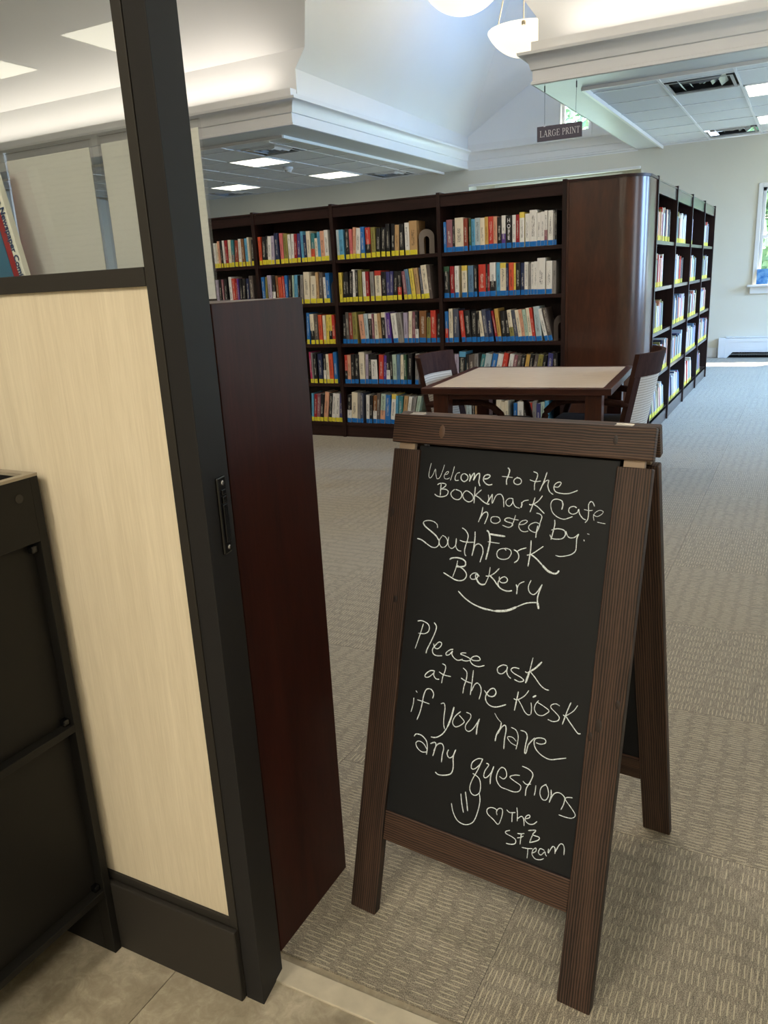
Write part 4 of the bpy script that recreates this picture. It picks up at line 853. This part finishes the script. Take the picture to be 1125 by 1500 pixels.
# ---- books --------------------------------------------------------------------------
ORD = 'first second third fourth fifth sixth seventh eighth ninth tenth eleventh twelfth thirteenth fourteenth fifteenth sixteenth seventeenth eighteenth nineteenth twentieth twenty-first twenty-second twenty-third twenty-fourth twenty-fifth twenty-sixth twenty-seventh'.split()
SHN = {1: 'top shelf', 2: 'second shelf', 3: 'third shelf', 4: 'fourth shelf', 5: 'bottom shelf'}
BYN = {'bay3': 'bay beside curved end panel', 'bay2': 'second bay from curved end panel', 'bay1': 'third bay from curved end panel', 'bay0': 'fourth bay from curved end panel'}
WORD = dict(palegrey='pale grey', palegreen='pale green', greybrown='grey-brown', sky='sky-blue', steel='steel-blue', tan='tan brown', slate='slate grey')
def book(bay, sh, lab, i, x0, x1, h, lean, col):
    nolab = col.endswith('-'); col = col.rstrip('-'); hope = '!HOPE' in col; col = col.replace('!HOPE', '')
    if '|' in col: a, b = col.split('|'); cut = .45; up, lo = a, b
    elif '^' in col: a, b = col.split('^'); cut = .84; up, lo = b, a
    else: a = b = up = lo = col; cut = .5
    w = (x1-x0)*.97*math.cos(R(lean)); d = random.uniform(.155, .185)
    T = .0025 if w > .02 else .0015
    m = MB()
    e = .0035 if w > .03 else .001
    # spine, slightly rounded, in two bands
    for z0, z1, mi in ((0, h*cut, 1), (h*cut, h, 0)):
        m.quadbox([(0, e, z0), (w*.25, 0, z0), (w*.25, T+e, z0), (0, T+e, z0), (0, e, z1), (w*.25, 0, z1), (w*.25, T+e, z1), (0, T+e, z1)], mi)
        m.quadbox([(w*.25, 0, z0), (w*.75, 0, z0), (w*.75, T+e, z0), (w*.25, T+e, z0), (w*.25, 0, z1), (w*.75, 0, z1), (w*.75, T+e, z1), (w*.25, T+e, z1)], mi)
        m.quadbox([(w*.75, 0, z0), (w, e, z0), (w, T+e, z0), (w*.75, T+e, z0), (w*.75, 0, z1), (w, e, z1), (w, T+e, z1), (w*.75, T+e, z1)], mi)
    m.box(0, T, T+e, d, 0, h, 1 if a == b else 0); m.box(w-T, w, T+e, d, 0, h, 1 if a == b else 0)
    me = m.mesh('book', [COV[up], COV[lo]])
    uv = me.uv_layers.new(name='UVMap')
    for p in me.polygons:
        fr = p.normal.y < -.5
        for li in p.loop_indices:
            v = me.vertices[me.loops[li].vertex_index].co
            uv.data[li].uv = (v.x/max(w, .001), v.z/h*.98) if fr else (-1, -1)
    zb = SZ[sh] + (w*math.sin(R(lean)) if lean > 0 else 0)
    xr = x0 if lean >= 0 else x1-w
    o = link('book', me, None, (xr, FY+.006+random.uniform(0, .006), zb), (0, R(lean), 0))
    if lean < 0:
        # pivots on its right-hand bottom edge
        o.location.x = x1-w*math.cos(R(lean)); o.location.z = SZ[sh]+w*abs(math.sin(R(lean)))*0
        o.location.z = SZ[sh]
    nm = WORD.get(a, a)
    if hope: text = 'black book with HOPE down its spine, %s, %s' % (SHN[sh], BYN[bay])
    elif '|' in col or '^' in col: text = '%s and %s book, %s from left, %s, %s' % (nm, WORD.get(b, b), ORD[i], SHN[sh], BYN[bay])
    else: text = '%s book, %s from left, %s, %s' % (nm, ORD[i], SHN[sh], BYN[bay])
    tag(o, text, 'book', 'books on the front bookcases')
    MB().box(T, w-T, T+e, d-.004, .003, h-.004).build('pages', M['pages'], o)
    if not nolab:
        lh = random.uniform(.038, .043)
        MB().quadbox([(.0006, e-.0006, .001), (w*.25, -.0006, .001), (w*.75, -.0006, .001), (w-.0006, e-.0006, .001),
                      (.0006, e-.0006, lh), (w*.25, -.0006, lh), (w*.75, -.0006, lh), (w-.0006, e-.0006, lh)]).build('spine_label', M['sealb'] if lab == 'b' else M['sealy'], o)
    if hope:
        f = font('H\nO\nP\nE', .042, M['letter'], o, (w/2, -.001, h*.80), (R(90), 0, 0), sx=.85, bold=.0006, center=True)
for bay, sh, lab, data in BOOKS:
    ent = [e.split(',') for e in data.split()]
    prev = None
    for i, e in enumerate(ent):
        x0, x1, h, lean = (int(e[0])/1000, int(e[1])/1000, int(e[2])/1000, int(e[3]))
        if bay == 'bay0' and prev is not None: x0 = max(x0, prev)
        prev = x1
        book(bay, sh, lab, i, x0, x1, h, lean, e[4])
def bookend(x, sh, lab, flip=1):
    z = SZ[sh]; P = []
    w, h = .13, .2
    t = thing('bookend', lab, 'bookend', (x, FY+.015, z), 0, 'grey metal bookends')
    o = []
    for k in range(0, 13):
        a = R(180*k/12); o.append((.065+.065*math.cos(a), .135+.065*math.sin(a)))
    outer = [(.13, 0)] + o + [(0, 0)]; inner = [(.085, 0)] + [(.065+(x_-.065)*.36, .11+(z_-.135)*.5) for x_, z_ in o] + [(.045, 0)]
    m = MB(); n = len(outer)
    for i in range(n-1):
        a, b = outer[i], outer[i+1]; c, d = inner[i+1], inner[i]
        m.quadbox([(-.0008, a[0], a[1]), (.0008, a[0], a[1]), (.0008, b[0], b[1]), (-.0008, b[0], b[1]), (-.0008, d[0], d[1]), (.0008, d[0], d[1]), (.0008, c[0], c[1]), (-.0008, c[0], c[1])])
    m.build('upright', M['bookend'], t, rot=(0, 0, R(-62*flip)), fix=True)
    MB().box(-.10, 0, .0, .12, 0, .0015).build('foot', M['bookend'], t)
bookend(-2.965, 1, 'grey looped steel bookend on top shelf of second bay from end panel')
bookend(-1.80, 3, 'grey steel bookend at right end of third shelf beside curved end panel', .6)
bookend(-3.855, 2, 'grey steel bookend at right end of second shelf in third bay', .25)
bookend(-3.85, 3, 'grey steel bookend at right end of third shelf in third bay', .25)
bookend(-3.86, 4, 'grey steel bookend at right end of fourth shelf in third bay', .25)

# books along the aisle: seen almost edge-on, hundreds of slivers
m = MB(); keys = ['white', 'cream', 'black', 'steel', 'red', 'lilac', 'greybrown', 'navy', 'peach', 'olive', 'white', 'palegrey']
full = {0: (.70, .42, .55, .88, .75), 1: (.72, .6, .85, .8, .7), 2: (.16, .5, .78, .92, .6), 3: (.55, .62, .6, .95, .35)}
NP, NY = len(keys), len(keys)+1
for i in range(4):
    for sh in range(1, 6):
        y = 6.84+1.052*i+.036; end = y+full[i][sh-1]*.97+.05; z = SZ[sh]
        ln = .10 if sh == 5 else 0
        while y < end:
            w = random.uniform(.018, .042); h = random.uniform(.21, .27); d = random.uniform(.15, .18); k = random.randrange(len(keys)); x1 = AX1-.006-random.uniform(0, .008)
            s = ln*random.uniform(.8, 1.1)
            m.quadbox([(x1-d, y, z), (x1, y, z), (x1, y+w*.95, z), (x1-d, y+w*.95, z), (x1-d, y-s*0+s*.0, z+h), (x1, y, z+h), (x1, y+w*.95, z+h), (x1-d, y+w*.95, z+h)] if not s else
                      [(x1-d, y+s, z), (x1, y+s, z), (x1, y+s+w*.95, z), (x1-d, y+s+w*.95, z), (x1-d, y, z+h), (x1, y, z+h), (x1, y+w*.95, z+h), (x1-d, y+w*.95, z+h)], k)
            q = .04
            yl = y+s*(1-.08)
            m.box(x1, x1+.0008, yl+.001, yl+w*.9, z+.001, z+q, NY)
            y += w
o = m.build('aisle_books', [COV[k] for k in keys] + [M['pages'], M['sealy']])
o['kind'] = 'stuff'; tag(o, 'rows of books with yellow spine tape on the aisle-side shelves', 'books')

# ---- reading table ------------------------------------------------------------------
tb = thing('reading_table', 'square mahogany reading table with a pale laminate top', 'table', (-1.566, 5.083, 0), R(4.4))
a = .575; bI = .052
m = MB()
ins = [(-a, -a), (a, -a), (a, a), (-a, a)]; c = a-bI; inn = [(-c, -c), (c, -c), (c, c), (-c, c)]
for q in range(4):
    r = (q+1) % 4
    m.quadbox([(*ins[q], .712), (*ins[r], .712), (*inn[r], .712), (*inn[q], .712), (*ins[q], .75), (*ins[r], .75), (*inn[r], .75), (*inn[q], .75)])
m.build('edge_band', M['table'], tb, bevel=.003)
bx('tabletop', -c, c, -c, c, .715, .7498, M['top'], tb)
for sx in (-1, 1):
    for sy in (-1, 1): bx('leg', sx*.468-.048, sx*.468+.048, sy*.468-.048, sy*.468+.048, 0, .712, M['tablez'], tb, .003)
for q in (-1, 1):
    bx('apron', -.42, .42, q*.49-.012, q*.49+.012, .672, .712, M['table'], tb, .002)
    bx('apron', q*.49-.012, q*.49+.012, -.42, .42, .672, .712, M['tablez'], tb, .002)

# ---- armchairs ------------------------------------------------------------------------
def armchair(label, loc, rz):
    """local: sitter faces +x; the back curves away towards -x"""
    t = thing('armchair', label, 'armchair', loc, rz, 'armchairs at the reading table')
    n = 12; rad = .42; half = R(44)
    def arc(y, z):                      # back surface: bowed in plan, raked in height
        return (-.235-(math.cos(y/rad)-math.cos(.30/rad))*rad*1.0-.09*(z-.45)/.46, y)
    def sheet(z0, z1, ya, yb, th):
        m = MB(); rows = []
        for i in range(n+1):
            y = ya+(yb-ya)*i/n
            x0, _ = arc(y, z0); x1, _ = arc(y, z1)
            m.v += [(x0, y, z0), (x0-th, y, z0), (x1, y, z1), (x1-th, y, z1)]
        for i in range(n):
            b = 4*i; m.f += [(b, b+2, b+6, b+4), (b+1, b+5, b+7, b+3), (b+2, b+3, b+7, b+6), (b, b+4, b+5, b+1)]; m.mi += [0]*4
        m.f += [(0, 1, 3, 2), (4*n, 4*n+2, 4*n+3, 4*n+1)]; m.mi += [0, 0]
        return m
    sheet(.765, .905, -.30, .30, .026).build('crest_rail', M['chair'], t, fix=True, smooth=True)
    sheet(.40, .765, -.255, .255, .018).build('woven_back', M['cane'], t, fix=True)
    for s in (-1, 1):
        ya, yb = (.255, .30) if s > 0 else (-.30, -.255)
        sheet(.40, .765, ya, yb, .03).build('back_post', M['chair'], t, fix=True)
        x0 = arc(s*.28, .4)[0]
        m = MB().quadbox([(x0-.075, s*.28-.02, 0), (x0-.04, s*.28-.02, 0), (x0-.04, s*.28+.02, 0), (x0-.075, s*.28+.02, 0),
                          (x0-.03, s*.278-.0225, .405), (x0+.005, s*.278-.0225, .405), (x0+.005, s*.278+.0225, .405), (x0-.03, s*.278+.0225, .405)])
        m.build('leg', M['chair'], t, bevel=.003)
        m = MB().box(.235, .272, s*.28-.019, s*.28+.019, 0, .43); m.build('leg', M['chair'], t, bevel=.003)
        xa = arc(s*.28, .64)[0]-.01
        pts = [(xa, s*.282, .60), (xa+.15, s*.292, .618), (-.02, s*.30, .628), (.08, s*.30, .624), (.16, s*.298, .60), (.215, s*.292, .55), (.235, s*.286, .48), (.25, s*.28, .41)]
        P = []
        for i in range(len(pts)-1):
            for k in range(3): P.append(tuple(pts[i][q]+(pts[i+1][q]-pts[i][q])*k/3 for q in range(3)))
        P.append(pts[-1])
        MB().tube(P, .022, 8).build('arm', M['chair'], t, smooth='all')
    bx('seat_rail', -.24, .26, -.27, .27, .37, .415, M['chair'], t, .004)
    bx('seat', -.235, .262, -.262, .262, .415, .45, M['seat'], t, .015)
armchair('mahogany armchair with woven back, tucked at the left side of the table', (-1.90, 5.04, 0), R(2))
armchair('mahogany armchair seen side-on, tucked at the right side of the table', (-1.215, 5.22, 0), R(180))

# ---- pendant bowls -----------------------------------------------------------------
def pendant(x, y, z, r, lab):
    t = thing('pendant_light', lab, 'pendant light', (x, y, z), 0, 'alabaster bowl pendants')
    prof = []
    Rs = r*1.12; d = Rs-math.sqrt(Rs*Rs-r*r)
    for k in range(0, 15):
        a = k/14*math.asin(r/Rs); prof.append((max(Rs*math.sin(a), .001), Rs*(1-math.cos(a))))
    prof += [(r, d+.015), (r-.02, d+.015), (r-.02, d)]
    for k in range(12, 0, -1):
        a = k/14*math.asin(r/Rs); prof.append((max((Rs-.02)*math.sin(a), .001), .02+(Rs-.02)*(1-math.cos(a))))
    MB().lathe(prof, 40).build('bowl', M['bowl'], t, smooth='all')
    for k in range(3):
        a = R(-75+120*k)
        MB().tube([(r*.97*math.cos(a), r*.97*math.sin(a), d), (.03*math.cos(a), .03*math.sin(a), d+1.25)], .007, 8).build('rod', M['brass'], t)
        s = MB().lathe([(.02, -.02), (.024, 0), (.02, .02), (.001, .021)], 12, (r*.99*math.cos(a), r*.99*math.sin(a), d-.02)); s.build('clip', M['brass'], t)
    MB().tube([(0, 0, d+1.2), (0, 0, d+1.6)], .02, 10).build('stem', M['brass'], t)
    l = bpy.data.lights.new('bowl_bulb', 'POINT'); l.energy = 14; l.color = (1, .90, .76); l.shadow_soft_size = .12
    lo = bpy.data.objects.new('bowl_bulb', l); COL.objects.link(lo); lo.parent = t; lo.location = (0, 0, d+.08)
pendant(-3.03, 7.68, 3.70, .37, 'glowing alabaster bowl pendant cut by the top edge of the picture')
pendant(-3.02, 9.49, 3.70, .41, 'glowing alabaster bowl pendant partly behind the crown moulding corner')

# ---- hanging section sign ------------------------------------------------------------
hs = thing('hanging_sign', 'plum grey LARGE PRINT sign hanging on two wires from the soffit', 'sign', (-2.272, 8.2, 2.692))
bx('board', -.219, .219, -.006, .006, -.067, .067, M['plum'], hs, .001)
for x, xt in ((-.145, -.14), (.155, .165)):
    MB().tube([(x, 0, .067), (xt, -.02, .428)], .0018, 6).build('wire', M['wire'], hs)
    MB().tube([(xt, -.02, .36), (xt, -.02, .415)], .006, 8).build('hook', M['wire'], hs)
    MB().box(x-.008, x+.008, -.008, .008, .06, .08).build('clamp', M['letter'], hs)
# roman capitals: (kind, points) with thick stems, thin bars and small serifs
def roman(ch):
    T, t_ = .14, .055; out = []
    def bar(x0, z0, x1, z1, w): out.append(((x0, z0), (x1, z1), w))
    def serif(x, z, w=.30): bar(x-w/2, z, x+w/2, z, t_)
    if ch == 'L': bar(.17, 0, .17, 1, T); serif(.17, .97, .36); bar(.02, .03, .72, .03, t_); bar(.70, .0, .74, .24, t_); wd = .78
    if ch == 'I': bar(.18, 0, .18, 1, T); serif(.18, .97, .36); serif(.18, .03, .36); wd = .38
    if ch == 'E': bar(.17, 0, .17, 1, T); bar(.02, .97, .70, .97, t_); bar(.02, .03, .72, .03, t_); bar(.17, .52, .54, .52, t_); bar(.69, .97, .71, .78, t_); bar(.72, .03, .75, .24, t_); bar(.54, .42, .54, .62, t_); wd = .78
    if ch == 'T': bar(.40, 0, .40, 1, T); bar(.03, .97, .77, .97, t_); serif(.40, .03, .36); bar(.04, .97, .02, .76, t_); bar(.76, .97, .78, .76, t_); wd = .8
    if ch == 'N': bar(.14, 0, .14, 1, t_); bar(.14, .97, .76, .03, T); bar(.76, 0, .76, 1, t_); serif(.10, .97, .2); serif(.14, .03); serif(.76, .97); wd = .92
    if ch == 'A': bar(.10, .03, .42, .98, t_); bar(.44, .98, .78, .03, T); bar(.22, .36, .62, .36, t_); serif(.10, .03); serif(.78, .03, .34); wd = .92
    if ch in 'PR':
        bar(.17, 0, .17, 1, T); serif(.17, .03, .36); bar(.02, .97, .4, .97, t_)
        pts = [(.36+.24*math.sin(R(a_)), .735+.235*math.cos(R(a_))) for a_ in range(0, 181, 20)]
        for i in range(len(pts)-1): bar(*pts[i], *pts[i+1], t_+(T-t_)*math.sin(R(180*(i+.5)/(len(pts)-1))))
        bar(.17, .5, .38, .5, t_)
        if ch == 'R': bar(.38, .5, .74, .03, T); serif(.78, .03, .2); wd = .84
        else: wd = .68
    if ch == 'G':
        pts = [(.46+.38*math.cos(R(a_)), .5+.49*math.sin(R(a_))) for a_ in range(48, 316, 15)]
        for i in range(len(pts)-1): bar(*pts[i], *pts[i+1], t_+(T-t_)*abs(math.cos(R(48+15*(i+.5))))**1.5)
        bar(.72, .93, .72, .70, t_); bar(.74, .08, .74, .45, T); serif(.74, .45, .3); wd = .92
    return out, wd
def lettering(text, x, z, h, parent, y):
    m = MB(); hh = h
    for ch in text:
        if ch == ' ': x += hh*.32; continue
        st, wd = roman(ch)
        for (x0, z0), (x1, z1), w in st:
            d = Vector((x1-x0, z1-z0)); L = d.length or 1; nx, nz = -d.y/L*w/2, d.x/L*w/2
            q = [(x0+nx, z0+nz), (x0-nx, z0-nz), (x1-nx, z1-nz), (x1+nx, z1+nz)]
            m.poly([(x+a_*hh*.74, y, z+b_*hh) for a_, b_ in q])
        x += hh*wd*.74+hh*.07
    o = m.build('lettering', M['letter'], parent); return x
lettering('LARGE PRINT', -.190, -.029, .0575, hs, -.0066)

# ---- baseboard heater under the right-hand window -------------------------------------
ht = thing('baseboard_heater', 'long white metal baseboard heater under the window', 'heater', (-1.18, YB-.095, 0))
m = MB(); m.box(0, .10, .0, .095, 0, .30)
m.build('end_cap', M['heater'], ht, bevel=.006)
m = MB(); m.prism([(.10, .03, .31), (.10, .0, .285), (.10, .0, .09), (.10, .012, .09), (.10, .012, .28), (.10, .095, .31)], (3.0, 0, 0)); m.build('cover', M['heater'], ht, fix=True)
MB().box(.10, 3.1, .0, .095, .302, .314).build('top', M['heater'], ht, bevel=.002)
MB().prism([(.10, 0, .09), (.10, 0, 0), (.13, 0, 0), (.21, 0, .09)], (0, .01, 0)).build('bracket', M['heater'], ht, fix=True)
MB().box(.16, 3.05, -.004, 0, .245, .25).box(.16, 3.05, -.004, 0, .12, .126).build('rib', M['heater'], ht)
MB().box(.10, 3.1, .085, .094, 0, .29).build('back_plate', M['vent_dark'], ht)
MB().tube([(.10, .05, .055), (3.1, .05, .055)], .014, 8).build('pipe', M['grey_metal'], ht)
o = MB(); 
for k in range(80): o.box(.3+k*.035, .302+k*.035, .02, .08, .03, .085)
o = o.build('fins', M['grey_metal'], ht); o['kind'] = 'stuff'

# ---- books propped on the window sill ---------------------------------------------------
def sill_book(x, w, h, c, lab, sec):
    g = N('sill_cover'); f = g.noise(g.coord(), 14, 3); g.set(g.ramp(f, [(.35, lin(c)), (.62, lin(sec))]), .4)
    t = thing('sill_book', lab, 'book', (x, YB-.055, 1.07), 0, 'books on the window sill')
    MB().box(-w/2, w/2, -.012, -.009, 0, h).build('cover', g.m, t, rot=(R(-10), 0, 0))
    MB().box(-w/2+.003, w/2-.002, -.009, .006, .002, h-.003).build('pages', M['pages'], t, rot=(R(-10), 0, 0))
sill_book(-.64, .16, .22, (40, 112, 184), 'blue covered book propped on the sill, left of the other', (120, 170, 214))
sill_book(-.44, .16, .21, (70, 78, 88), 'second book on the window sill, cut by the picture edge', (180, 170, 140))
